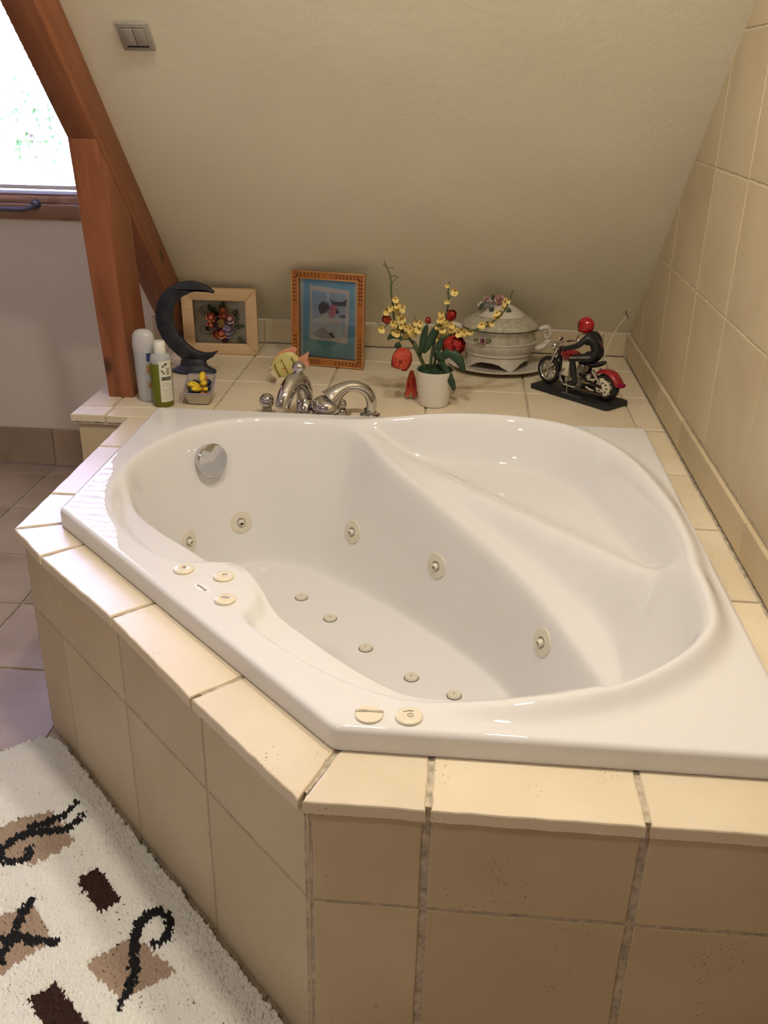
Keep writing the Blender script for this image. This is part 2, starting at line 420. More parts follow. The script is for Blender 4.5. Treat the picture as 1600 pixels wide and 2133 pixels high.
# ------------------------------------------------------------------ timber
ra = MB().box(-.04, .04, -.115, 0.0, .035, (CEIL-KNEE)/math.sin(SL)-.02, b=.004)
ra.obj('timber_rafter', 'pine', None, loc=(-.835, YB, KNEE), rot=(math.pi/2-SL, 0, 0), label='reddish-brown pine rafter running diagonally up under the sloped ceiling', cat='beam')
def yz(z): return 1.705-.124*z
u = lambda y: KNEE+(YB-y)*TN-.115/math.cos(SL)
zf_, zb_ = .7457, .5267
ps = MB().prism([(1.705, 0), (1.893, 0), (1.893-.124*zb_, zb_-.001), (yz(zf_), zf_-.001)], -.874, -.796, frame((0, 0, 0), (0, 1, 0), (0, 0, 1)), bev=.003)
ps.obj('timber_post', 'pine', None, ang=30, label='square reddish-brown pine post standing on the tiled ledge by the window', cat='post')

# ------------------------------------------------------------------ window, blind, outside
mat('alu', (0.55, 0.53, 0.58), 0.35, metal=0.6)
mat('handle_grey', (0.10, 0.10, 0.12), 0.35, metal=0.5)
mat('slat', (0.86, 0.87, 0.88), 0.5)
gm = bpy.data.materials.new('window_glass'); gm.use_nodes = True; MATS['window_glass'] = gm
N, L = nt(gm); N.remove(N['Principled BSDF'])
tr = N.new('ShaderNodeBsdfTransparent'); gl = N.new('ShaderNodeBsdfGlossy'); gl.inputs['Roughness'].default_value = 0.02
fr = N.new('ShaderNodeFresnel'); mx = N.new('ShaderNodeMixShader'); L.new(fr.outputs[0], mx.inputs[0]); L.new(tr.outputs[0], mx.inputs[1]); L.new(gl.outputs[0], mx.inputs[2])
L.new(mx.outputs[0], N['Material Output'].inputs['Surface'])
wn = link('window_1', None, None, kind='structure')
def ring(m, x0, x1, z0, z1, wdt, y0, y1, b=.003):
    m.box(x0, x1, y0, y1, z0, z0+wdt, b=b); m.box(x0, x1, y0, y1, z1-wdt, z1, b=b)
    m.box(x0, x0+wdt, y0, y1, z0+wdt, z1-wdt, b=b); m.box(x1-wdt, x1, y0, y1, z0+wdt, z1-wdt, b=b)
m = MB(); ring(m, WX0, WX1, WZ0, WZ1, .053, YB-.012, YB+.07); m.obj('window_frame', 'pine_frame', wn)
sash = MB(); ring(sash, WX0+.055, WX1-.055, WZ0+.055, WZ1-.055, .038, YB+.002, YB+.055); sash = sash.obj('sash', 'pine_frame', wn)
MB().box(WX0+.06, WX1-.06, YB-.002, YB+.03, WZ0+.088, WZ0+.10).obj('sill_strip', 'alu', sash)
MB().box(WX0+.09, WX1-.09, YB+.03, YB+.036, WZ0+.09, WZ1-.09).obj('glass_pane', 'window_glass', wn)
hp = ony(72, 427, YB-.03)
hd = MB(); hd.lathe([(.017, 0), (.017, .006), (.012, .010), (.009, .03), (.0, .031)], 16, M=T((hp.x, YB-.013, hp.z+.002), rx=math.pi/2))
hd.tube(spl([(hp.x, YB-.04, hp.z), (hp.x-.012, YB-.048, hp.z-.008), (hp.x-.05, YB-.052, hp.z-.014), (hp.x-.125, YB-.05, hp.z-.014)], 5), [.008]*5+[.0085]*11, 10, flat=1.3)
hd.obj('window_handle', 'handle_grey', sash)
bl = thing('venetian_blind', 'white venetian blind with tilted slats hanging in the bright window', 'blind', (0, YB-.030, 0))
m = MB(); sx0, sx1 = WX0+.06, WX1-.05
v = []; f = []
for i, a in enumerate([(-.0125, -.0006), (-.006, .0012), (.0, .0018), (.006, .0012), (.0125, -.0006)]):
    v += [(sx0, a[0], a[1]), (sx1, a[0], a[1])]
    if i: f.append((2*i-2, 2*i-1, 2*i+1, 2*i))
m.add(v, f); slat_me = m.mesh('slat', 'slat', 180)
k = 0; z = .565
while z < WZ1-.09:
    link('slat', slat_me, bl, (0, 0, z), (math.radians(-16), 0, 0)); z += .0255; k += 1
MB().box(sx0, sx1, -.012, .012, .528, .543, b=.003).obj('bottom_rail', 'slat', bl)
MB().box(sx0, sx1, -.015, .018, WZ1-.085, WZ1-.055, b=.002).obj('head_rail', 'slat', bl)
for x in (sx0+.12, (sx0+sx1)/2, sx1-.12):
    MB().tube([(x, -.014, .535), (x, -.014, WZ1-.07)], .0009, 5).obj('cord', 'slat', bl)
# a tree outside, far beyond the glass
mat('leaf_out', (0.10, 0.22, 0.07), 0.6, var=.3, vscale=3)
mat('bark_out', (0.10, 0.07, 0.05), 0.9, var=.3, vscale=8)
tp = ony(55, 215, 7.5)
tt = thing('garden_tree', 'leafy green tree growing outside beyond the window', 'tree', (tp.x, 7.5, -3.2))
m = MB(); rg = random.Random(11)
for i in range(420):
    d = Vector((rg.gauss(0, 1), rg.gauss(0, 1), rg.gauss(0, 1))).normalized()*rg.uniform(.35, 1.0)
    c = Vector((d.x*.42, d.y*.42, tp.z+3.0+d.z*.42)); M = T(c, rg.uniform(0, 6), rg.uniform(0, 6), rg.uniform(0, 6), rg.uniform(.05, .09))
    m.add([(-1, 0, 0), (0, -.5, 0), (1, 0, .2), (0, .5, 0)], [(0, 1, 2, 3)], 0, M)
m.obj('foliage', 'leaf_out', tt, ang=None)
MB().tube([(0, 0, 0), (.05, 0, 1.6), (0, .05, tp.z+3.0)], [.12, .09, .04], 10).obj('trunk', 'bark_out', tt)

# ------------------------------------------------------------------ ceiling lamps
mat('lamp_trim', (0.7, 0.68, 0.62), 0.3, metal=.4)
em = bpy.data.materials.new('lamp_glow'); em.use_nodes = True; MATS['lamp_glow'] = em
N, L = nt(em); b = N['Principled BSDF']; b.inputs['Base Color'].default_value = (1, .9, .75, 1); b.inputs['Emission Color'].default_value = (1, .82, .58, 1); b.inputs['Emission Strength'].default_value = 25
for i, (lx, ly) in enumerate(LAMPS):
    t = thing('ceiling_spotlight', ['round recessed ceiling spotlight above the diagonal edge of the bathtub', 'round recessed ceiling spotlight above the tub beside the tiled wall', 'round recessed ceiling spotlight in front of the window side'][i], 'lamp', (lx, ly, CEIL), group='recessed ceiling spotlights')
    MB().lathe([(.088, 0), (.094, -.005), (.088, -.012), (.080, -.012), (.076, -.002)], 24, caps=False).obj('trim_ring', 'lamp_trim', t)
    MB().lathe([(.076, -.003), (.0, -.008)], 20, caps=False).obj('bulb', 'lamp_glow', t)
    LAMP_OBJS[i].parent = t

# ================================================================== THE TILED SURROUND
pf = thing('tub_platform', 'raised limestone-tiled surround and shelf built around the bathtub', 'bath surround')
A = (0, 0); B = (-.758, .775)
d3, d2, d1 = (-.213, .215), (-.423, .440), (-.648, .655)
wv = (.083, .081)
def off(p, k=1): return (p[0]+wv[0]*k, p[1]+wv[1]*k)
iA, iB = (.042, .125), (-.650, .822)
MD = frame((0, 0, 0), (1, 0, 0), (0, 1, 0))
deck = [[A, (.178, 0), (.178, .125), iA], [(.178, 0), (.474, 0), (.474, .125), (.178, .125)], [(.474, 0), (.794, 0), (.794, .125), (.474, .125)],
        [d3, A, iA, off(d3)], [d2, d3, off(d3), off(d2)], [d1, d2, off(d2), off(d1)], [B, d1, off(d1), iB],
        [B, iB, (-.650, .972), (-.758, .972)], [(-.758, .972), (-.650, .972), (-.650, 1.291), (-.758, 1.291)], [(-.758, 1.291), (-.650, 1.291), (-.650, 1.53), (-.758, 1.53)],
        [(-.93, 1.53), (-.824, 1.53), (-.824, 1.616), (-.93, 1.616)], [(-.824, 1.53), (-.62, 1.53), (-.62, 1.616), (-.824, 1.616)]]
cx = [-.62, -.53, -.22, .10, .41, .715]
for i in range(len(cx)-1): deck.append([(cx[i], 1.50), (cx[i+1], 1.50), (cx[i+1], 1.616), (cx[i], 1.616)])
cx = [-.93, -.83, -.53, -.22, .10, .41, .715, .794]; cy = [1.616, 1.92, 2.22, 2.408]
for j in range(3):
    for i in range(len(cx)-1): deck.append([(cx[i], cy[j]), (cx[i+1], cy[j]), (cx[i+1], cy[j+1]), (cx[i], cy[j+1])])
ry = [.125, .32, .636, .957, 1.28, 1.605]
for i in range(5): deck.append([(.705, ry[i]), (.794, ry[i]), (.794, ry[i+1]), (.705, ry[i+1])])
for p in deck:
    tile('deck_tile', p, MD, 'tile_deck', pf, th=.021, gap=.0032 if p[0][1] < 1.5 else .0018, bev=.003, rnd=.0009, step=.018)
mo = MB(); mo_dz = 0.0
for p in ([(0.006, .014), (.806, .014), (.806, .13), (.05, .13)], [(-.742, .789), (.008, .024), (.05, .13), (-.645, .825)], [(-.752, .777), (-.645, .825), (-.645, 1.54), (-.752, 1.54)],
          [(-.922, 1.536), (-.60, 1.536), (-.60, 2.415), (-.922, 2.415)], [(-.62, 1.505), (.806, 1.505), (.806, 2.415), (-.62, 2.415)], [(.69, .12), (.806, .12), (.806, 1.66), (.69, 1.66)]):
    mo.prism(p, -.030, -.0035-mo_dz); mo_dz += .0004
# apron backing
mo.box(.004, .80, .0178, .06, -H, -.02); mo.box(-.905, -.73, 1.558, 1.60, -H, -.02); mo.box(-.905, -.87, 1.56, 2.415, -H, -.02); mo.box(-.73, -.70, .80, 1.6, -H, -.02)
eu = Vector((A[0]-B[0], A[1]-B[1], 0)).normalized(); en = Vector((eu.y, -eu.x, 0))     # along the diagonal, outward normal
mo.prism([(B[0]-en.x*.0205, B[1]-en.y*.0205), (A[0]-en.x*.0205-.006*eu.x, A[1]-en.y*.0205-.006*eu.y), (.05, .06), (-.70, .81)], -H, -.02)
mo.obj('mortar_bed', 'grout', pf, ang=None)
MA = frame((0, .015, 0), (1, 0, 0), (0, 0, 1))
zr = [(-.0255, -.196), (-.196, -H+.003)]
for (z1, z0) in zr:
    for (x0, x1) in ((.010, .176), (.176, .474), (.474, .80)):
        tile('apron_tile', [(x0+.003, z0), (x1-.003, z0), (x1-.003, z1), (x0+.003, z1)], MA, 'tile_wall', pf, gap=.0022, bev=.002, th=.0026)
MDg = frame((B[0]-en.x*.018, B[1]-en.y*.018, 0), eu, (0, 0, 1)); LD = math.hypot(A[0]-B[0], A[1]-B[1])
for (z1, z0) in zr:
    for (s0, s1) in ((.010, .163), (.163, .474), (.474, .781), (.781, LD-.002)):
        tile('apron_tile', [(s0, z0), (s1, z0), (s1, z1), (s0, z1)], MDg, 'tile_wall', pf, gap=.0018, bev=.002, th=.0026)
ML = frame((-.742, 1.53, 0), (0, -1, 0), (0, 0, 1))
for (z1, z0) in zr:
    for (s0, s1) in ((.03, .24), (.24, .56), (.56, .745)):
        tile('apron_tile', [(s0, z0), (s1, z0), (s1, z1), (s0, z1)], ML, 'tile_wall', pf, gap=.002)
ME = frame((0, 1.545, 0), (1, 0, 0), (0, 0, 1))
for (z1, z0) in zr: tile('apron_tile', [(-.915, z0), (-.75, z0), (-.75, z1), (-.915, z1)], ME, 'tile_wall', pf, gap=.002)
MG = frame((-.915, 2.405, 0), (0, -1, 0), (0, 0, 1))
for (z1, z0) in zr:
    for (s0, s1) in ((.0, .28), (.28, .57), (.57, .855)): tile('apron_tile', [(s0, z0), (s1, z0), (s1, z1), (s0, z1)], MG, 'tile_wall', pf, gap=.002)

# ================================================================== THE BATHTUB
PX1, PY0, PY1 = .715, .115, 1.512
RIM = .042; FLOOR = -.365; RR = .011
def cseg(X, Y, poly):
    """distance of points to a closed polyline, index+fraction of the nearest segment, inside flag"""
    P = np.array(poly); n = len(P); D = np.full(X.shape, 9.0); K = np.zeros(X.shape); ins = np.zeros(X.shape, bool)
    for i in range(n):
        ax, ay = P[i]; bx_, by_ = P[(i+1) % n]; ex, ey = bx_-ax, by_-ay; l2 = ex*ex+ey*ey+1e-12
        t = np.clip(((X-ax)*ex+(Y-ay)*ey)/l2, 0, 1); d = np.hypot(X-ax-t*ex, Y-ay-t*ey)
        c = d < D; D[c] = d[c]; K[c] = (i+t)[c]
        cond = ((ay > Y) != (by_ > Y))
        if abs(ey) > 1e-12: xi = ex*(Y-ay)/ey+ax; ins ^= (cond & (X < xi))
    return D, K, ins
# outer rim line: x, y, raised roll, width of the inner cove
O_ = [(-.605, 1.03, 0, .034), (-.592, .93, 0, .034), (-.543, .80, 0, .034), (-.475, .70, 0, .034), (-.405, .63, 0, .034), (-.335, .598, 0, .02), (-.255, .604, 0, .012),
      (-.198, .556, 0, .010), (-.166, .505, 0, .012), (-.158, .462, 0, .02), (-.168, .408, 0, .022), (-.134, .361, 0, .030), (-.072, .304, 0, .030), (.005, .246, 0, .030), (.076, .208, 0, .030),
      (.140, .186, .004, .02), (.215, .178, .012, .018), (.30, .182, .022, .02), (.40, .205, .03, .02), (.50, .262, .033, .03), (.59, .345, .034, .04), (.640, .43, .034, .045), (.655, .53, .033, .045), (.658, .64, .030, .045),
      (.668, .78, .030, .055), (.658, 1.0, .031, .075), (.608, 1.235, .033, .085), (.508, 1.398, .035, .085), (.386, 1.462, .035, .08), (.258, 1.478, .034, .075), (.125, 1.470, .030, .06), (.01, 1.455, .018, .03), (-.083, 1.455, .006, .014),
      (-.20, 1.470, 0, .012), (-.36, 1.458, 0, .012), (-.47, 1.405, 0, .012), (-.55, 1.305, 0, .013), (-.596, 1.15, 0, .016)]
O_s = spl(O_, 5, True)
F_ = [(-.580, 1.02, .028), (-.525, .895, .012), (-.434, .784, .012), (-.354, .713, .012), (-.292, .655, .014), (-.240, .628, .030), (-.186, .572, .040), (-.150, .512, .036), (-.118, .468, .016), (-.054, .402, .012), (.03, .32, .012), (.105, .257, .016), (.150, .228, .024), (.218, .205, .040), (.29, .212, .046), (.357, .230, .048), (.425, .262, .035),
      (.462, .325, -.055), (.490, .42, -.135), (.500, .53, -.145), (.438, .682, -.125), (.366, .822, -.105), (.262, .985, -.077), (.142, 1.132, -.040), (.009, 1.295, .0), (-.045, 1.385, .022), (-.100, 1.436, .038), (-.20, 1.457, .041), (-.355, 1.446, .041), (-.462, 1.395, .041), (-.540, 1.298, .040), (-.583, 1.15, .036)]
F_s = spl(F_, 5, True)
G_ = [(-.50, 1.12), (-.462, .985), (-.375, .865), (-.275, .765), (-.15, .625), (-.04, .505), (.07, .40), (.17, .345), (.28, .345), (.365, .40), (.398, .50), (.385, .64), (.335, .79), (.262, .902), (.145, 1.035), (.015, 1.165), (-.115, 1.265), (-.215, 1.335), (-.30, 1.362), (-.38, 1.340), (-.455, 1.265)]
G_s = spl(G_, 5, True)
UC = [(-.56, .94, .012), (-.49, .825, .012), (-.40, .725, .012), (-.335, .67, .013), (-.12, .42, .012), (-.05, .35, .012), (.03, .285, .013), (.10, .235, .018)]+F_[::1]
# seat: the lower ledge line (band) and the ridge between the seat and the sloping backrest
BAND = [F_[k] for k in (26, 25, 24, 23, 22, 21, 20, 19, 18, 17, 16)]
BUP = [(-.083, 1.440, .038), (-.040, 1.388, .021), (.055, 1.287, -.008), (.145, 1.168, -.034), (.264, 1.058, -.067), (.356, .951, -.086), (.456, .804, -.110), (.512, .725, -.126), (.528, .61, -.138), (.527, .53, -.142), (.515, .44, -.132), (.490, .36, -.095), (.452, .29, -.02)]
RIDGE = [(-.083, 1.447, .044), (-.03, 1.405, .026), (.072, 1.315, -.001), (.176, 1.210, -.008), (.270, 1.115, -.016), (.377, 1.005, -.018), (.460, .917, -.017), (.553, .795, -.008), (.605, .725, .008), (.655, .650, .034),
         (.667, .53, .030), (.652, .43, .028), (.603, .335, .028), (.51, .252, .028), (.425, .215, .034)]
B_s = spl(BAND, 6); U_s = spl(BUP, 6); R_s = spl(RIDGE, 6); R_end = 9*6
LEDGE_POLY = [q[:2] for q in B_s]+[q[:2] for q in U_s[::-1]]
SLOPE_POLY = [q[:2] for q in U_s]+[q[:2] for q in R_s[::-1]]
SEAT_POLY = [q[:2] for q in R_s[:R_end+1]]+[(.70, .66), (.72, 1.5), (-.083, 1.52)]
def opl(X, Y, pl):
    P = np.array(pl); D = np.full(X.shape, 9.0); Zv = np.zeros(X.shape)
    for i in range(len(P)-1):
        e = P[i+1, :2]-P[i, :2]; t = np.clip(((X-P[i, 0])*e[0]+(Y-P[i, 1])*e[1])/(e@e+1e-12), 0, 1)
        d = np.hypot(X-P[i, 0]-t*e[0], Y-P[i, 1]-t*e[1]); c = d < D; D[c] = d[c]; Zv[c] = (P[i, 2]+t*(P[i+1, 2]-P[i, 2]))[c]
    return D, Zv
UCa = np.array(UC)
def tps_fit(C):
    n = len(C); d = np.hypot(C[:, None, 0]-C[None, :, 0], C[:, None, 1]-C[None, :, 1]); K = np.where(d > 0, d*d*np.log(d+1e-9), 0)+np.eye(n)*2e-5
    Pm = np.c_[np.ones(n), C[:, :2]]; A_ = np.zeros((n+3, n+3)); A_[:n, :n] = K; A_[:n, n:] = Pm; A_[n:, :n] = Pm.T
    return np.linalg.solve(A_, np.r_[C[:, 2], 0, 0, 0])
TW = tps_fit(UCa)
def tps(X, Y):
    out = TW[-3]+TW[-2]*X+TW[-1]*Y
    for i, (cx_, cy_, _) in enumerate(UC):
        d2_ = (X-cx_)**2+(Y-cy_)**2+1e-14; out = out+TW[i]*0.5*d2_*np.log(d2_)
    return out
tt_ = np.linspace(0, 1, 400); dd_ = np.interp(tt_, [0, .07, .70, 1.0], [0.0, 1, 1, 0.0]); pp_ = np.cumsum(dd_); pp_ = pp_/pp_[-1]
def tub_z(X, Y):
    D, K, ins = cseg(X, Y, [q[:2] for q in O_s]); n = len(O_s)
    hr = np.interp(K, np.arange(n+1), [q[2] for q in O_s]+[O_s[0][2]]); cw = np.interp(K, np.arange(n+1), [q[3] for q in O_s]+[O_s[0][3]])
    U = tps(X, Y)
    dB, zB = opl(X, Y, B_s); dU, zU = opl(X, Y, U_s); dR, zR = opl(X, Y, R_s)
    _, _, inL = cseg(X, Y, LEDGE_POLY); _, _, inS = cseg(X, Y, SLOPE_POLY); _, _, inT = cseg(X, Y, SEAT_POLY)
    q = dU/(dU+dR+1e-6); q = q*q*(3-2*q)*.5+q*.5; us = zU+(zR-zU)*q
    ql = dB/(dB+dU+1e-6); ul = zB+(zU-zB)*ql+.005*np.sin(np.pi*ql)*np.clip((dB+dU)/.05, 0, 1)
    fall = np.exp(-(dR/.062)**2); ut = -.052+(zR+.052)*fall
    U = np.where(inL, ul, np.where(inS, us, np.where(inT, ut, U)))
    out = RIM+hr*np.exp(-(D/.026)**2)
    s = np.clip(D/np.maximum(cw, .008), 0, 1); s = s*s*(3-2*s)
    inn = (RIM+hr)*(1-s)+U*s
    z = np.where(ins, inn, out)
    DF, KF, inF = cseg(X, Y, [q[:2] for q in F_s]); nF = len(F_s); zF = np.interp(KF, np.arange(nF+1), [q[2] for q in F_s]+[F_s[0][2]])
    DG, _, inG = cseg(X, Y, G_s); DG = np.where(inG, 0, DG)
    t = DF/(DF+DG+1e-9); p = np.interp(t, tt_, pp_)
    fl_ = FLOOR+.012*np.clip((X+.3)/.7, 0, 1)
    return np.where(inF, zF*(1-p)+fl_*p, z)
NX = 450
yv = np.concatenate([np.linspace(PY0+RR, .812, 232), np.linspace(.812, PY1-RR, 233)[1:]])
NYr = len(yv)
kx = (.037+.660)/(.81-.115)
xmin = np.where(yv < .812, .037-(yv-.115)*kx+RR*1.0, -.660+RR); xmin[0] = .037+RR*.45
uv = np.linspace(0, 1, NX)
X = xmin[:, None]*(1-uv)[None, :]+(PX1-RR)*uv[None, :]; Y = np.repeat(yv[:, None], NX, 1)
Z = tub_z(X, Y)
_, _, inS_ = cseg(X, Y, [q[:2] for q in B_s]+[q[:2] for q in R_s[::-1]]); _, _, inT_ = cseg(X, Y, SEAT_POLY); _, _, inF_ = cseg(X, Y, [q[:2] for q in F_s])
Wm = np.where((inS_ | inT_) & ~inF_, 1.0, 0.0)
def blur(A_, n):
    for _ in range(n):
        P_ = np.pad(A_, 1, mode='edge'); A_ = (P_[:-2, 1:-1]+P_[2:, 1:-1]+P_[1:-1, :-2]+P_[1:-1, 2:]+2*A_)/6
    return A_
Dm, _, Im = cseg(X, Y, [q[:2] for q in O_s]); Dm = np.where(Im, Dm, 0); dRm, _ = opl(X, Y, R_s[:R_end+1])
Wm = blur(Wm, 15); Z = blur(Z, 13); Z = Z*(1-Wm)+blur(Z, 13)*Wm
Wb = np.clip((X-.535)/.04, 0, 1)*np.clip((.74-Y)/.06, 0, 1)*Wm*np.clip((Dm-.012)/.03, 0, 1); Z = Z*(1-Wb)+blur(Z, 130)*Wb
Wr = np.exp(-(dRm/.03)**2)*np.clip((Dm-.01)/.03, 0, 1)*np.where(inF_, 0, 1); Z = Z*(1-Wr)+blur(Z, 26)*Wr
V = np.stack([X, Y, Z], -1).reshape(-1, 3)
idx = np.arange(NYr*NX).reshape(NYr, NX)
Q = np.stack([idx[:-1, :-1], idx[:-1, 1:], idx[1:, 1:], idx[1:, :-1]], -1).reshape(-1, 4)
bord = list(idx[0, :])+list(idx[1:, -1])+list(idx[-1, -2::-1])+list(idx[-2:0:-1, 0])
Pb = V[bord][:, :2]; tg = np.roll(Pb, -1, 0)-np.roll(Pb, 1, 0); tg /= np.linalg.norm(tg, axis=1)[:, None]; nb = np.stack([tg[:, 1], -tg[:, 0]], -1)
verts = V.tolist(); faces = Q.tolist(); prev = bord
for (o_, zz) in ((RR*.38, -.0008), (RR*.70, -.003), (RR*.92, -.0068), (RR, -.011), (RR, -.041)):
    cur = []
    for i in range(len(bord)):
        cur.append(len(verts)); verts.append([Pb[i, 0]+nb[i, 0]*o_, Pb[i, 1]+nb[i, 1]*o_, RIM+zz])
    for i in range(len(bord)): j = (i+1) % len(bord); faces.append([prev[i], cur[i], cur[j], prev[j]])
    prev = cur
tub = thing('whirlpool_bathtub', 'white acrylic corner whirlpool bathtub with sculpted seat and jets', 'bathtub')
me = bpy.data.meshes.new('shell'); me.from_pydata(verts, [], faces); me.materials.append(MATS['acrylic']); me.update(); me.shade_smooth()
link('shell', me, tub)
bvh = BVHTree.FromPolygons([Vector(v) for v in verts], faces)
def hit(px, py):
    d = ray(px, py).normalized(); p, n, i, t = bvh.ray_cast(CAM, d)
    if n.dot(d) > 0: n = -n
    return p, n
def ontub(px, py, spin=0.0, lift=0.0):
    p, n = hit(px, py)
    up = Vector((0, 0, 1)) if abs(n.z) < .8 else Vector((0, 1, 0))
    u_ = up.cross(n).normalized(); v_ = n.cross(u_); M = frame(p+n*lift, u_, v_)
    return M @ Matrix.Rotation(spin, 4, 'Z')
for (px, py) in ((502, 1088), (735, 1108), (910, 1179), (1130, 1338), (389, 1114)):
    M = ontub(px, py)
    if px == 389: M = M @ Matrix.Translation((0, -.02, 0))
    j = MB().lathe([(.033, -.004), (.033, .001), (.031, .003), (.014, .0045), (.012, .0025)], 28, M=M, caps=False); j = j.obj('jet', 'jet_plastic', tub)
    n_ = MB().lathe([(.0095, .001), (.0095, .006), (.0075, .011), (.0055, .0115), (.0045, .004)], 18, M=M @ Matrix.Rotation(.3, 4, 'X'), caps=False).obj('nozzle', 'jet_plastic', j)
    MB().lathe([(.0047, .007), (.0, .007)], 12, M=M @ Matrix.Rotation(.3, 4, 'X'), caps=False).obj('nozzle_hole', 'void', j)
for (px, py) in ((628, 1245), (688, 1289), (762, 1351), (857, 1412), (946, 1449)):
    M = ontub(px, py)
    j = MB().lathe([(.0165, -.003), (.0165, .0035), (.0145, .0065), (.0, .007)], 22, M=M, caps=False).obj('air_jet', 'jet_plastic', tub)
    MB().lathe([(.0018, .0071), (.0, .0073)], 8, M=M, caps=False).obj('air_hole', 'void', j)
    MB().lathe([(.0178, -.003), (.0178, .0008), (.0166, .001)], 22, M=M, caps=False).obj('rim_shadow', 'void', j)  # black ring painting the shadow around the rim of the air jet
M = ontub(433, 957)
k = MB().lathe([(.043, -.004), (.043, .014), (.046, .018), (.046, .026), (.043, .029), (.0, .032)], 36, M=M, caps=False).obj('overflow_knob', 'chrome', tub)
def ring_icon(m, M, x, y, r, w=.0007, z=.0):
    m.lathe([(r-w, z), (r, z), (r, z+.0003), (r-w, z+.0003)], 18, M=M @ Matrix.Translation((x, y, 0)), caps=False)
def bar(m, M, pts, w=.0008, z=0.0):
    m.tube([(x, y, z) for x, y in pts], w, 5, M=M, flat=.3, up=(0, 0, 1))
for i, (px, py) in enumerate(((383, 1188), (466, 1203), (469, 1251), (769, 1491), (852, 1495))):
    p = onz(px, py, RIM); M = Matrix.Translation((p.x, p.y, RIM)) @ Matrix.Rotation(-.35 if i < 3 else .05, 4, 'Z')
    r = .0195 if i < 3 else .021
    bt = MB()
    if i == 3:
        bt.lathe([(r, -.002), (r, .0035), (r-.001, .0045), (0, .0050)], 32, M=M, caps=False); bt = bt.obj('control_button', 'beige_plastic', tub)
        MB().box(-r*1.0, r*1.0, -.0022, .0022, .004, .0058, M=M @ Matrix.Translation((0, .005, 0))).obj('button_slot', 'grout', bt)
        continue
    bt.lathe([(r, -.002), (r, .0035), (r-.001, .0048), (r-.004, .0058), (r*.55, .0062), (r*.5, .0056), (0, .0056)], 32, M=M, caps=False); bt = bt.obj('control_button', 'beige_plastic', tub)
    ic = MB(); zt = .0058
    if i == 0: ring_icon(ic, M, 0, .002, .0042, z=zt); bar(ic, M, [(-.002, .002), (.002, .002)], z=zt)
    if i == 1: ring_icon(ic, M, -.001, .002, .0025, z=zt); bar(ic, M, [(.002, .004), (.006, .004)], .0007, zt); bar(ic, M, [(.004, .002), (.004, .006)], .0007, zt)
    if i == 2:
        bar(ic, M, [(-.007, -.001), (-.002, .001), (.002, .001), (.007, .004)], .001, zt)
        for q in ((-.006, .006), (-.001, .007), (.005, .008)): bar(ic, M, [(q[0]-.001, q[1]), (q[0]+.001, q[1]-.001)], .001, zt)
    if i == 4:
        ring_icon(ic, M, .002, -.001, .0045, z=zt); bar(ic, M, [(.001, -.003), (.003, .001)], .0006, zt)
        bar(ic, M, [(-.009, .007), (-.005, .007), (-.002, .009), (.003, .0085), (.007, .009)], .0008, zt); bar(ic, M, [(-.001, .012), (.001, .009), (.003, .012)], .0006, zt)
    ic.obj('button_icon', 'ink', bt)
p = onz(420, 1225, RIM); M = Matrix.Translation((p.x, p.y, RIM)) @ Matrix.Rotation(math.radians(139), 4, 'Z')
stk = MB().lathe([(.017, 0), (.017, .0006), (0, .0008)], 32, M=M, sx=1.2, sy=.55, caps=False).obj('maker_sticker', 'sticker_white', tub)
lettering('Kinesis', .0105, 'ink', stk, M @ Matrix.Translation((0, 0, .0010)))

# ================================================================== THINGS ON THE SHELF
def pxz(pts, y, ox): return [(ony(a, b, y).x-ox, ony(a, b, y).z) for a, b in pts]
MXZ = frame((0, 0, 0), (1, 0, 0), (0, 0, 1))           # polygon drawn in x/z, thickness along -y

# ---- crescent moon ornament
mat('moon_paint', (0.010, 0.012, 0.020), 0.55, col2=(0.035, 0.038, 0.050), vscale=26, bump=.3, bscale=90)
mx0 = -.687
mo_ = thing('moon_ornament', 'dark blue-black crescent moon ornament on a stepped base', 'ornament', (mx0, 2.0, 0))
outer = [(446, 607), (431, 595), (414, 588.5), (398, 585.5), (382, 586), (365, 590), (350, 599), (338, 612), (329, 628), (325, 645), (325, 664), (329, 683), (338, 702), (352, 721), (368, 736), (380, 746), (390, 752), (414, 754), (431, 750), (445, 742), (454, 732)]
inner = [(453, 731), (440, 734.5), (426, 735), (407, 729), (389, 715), (372, 697), (362, 676), (359.5, 655), (365, 634), (379, 618), (399, 608), (420, 605), (436, 608), (445, 610.5)]
MB().prism(pxz(outer+inner, 2.0, mx0), -.011, .011, MXZ, bev=.0045).obj('crescent', 'moon_paint', mo_, ang=60)
MB().lathe([(.075, 0), (.076, .006), (.073, .010), (.062, .013), (.060, .017), (.052, .021), (.047, .024), (.045, .030), (.043, .040), (.036, .048)], 40, sy=.5).obj('stepped_base', 'moon_paint', mo_)

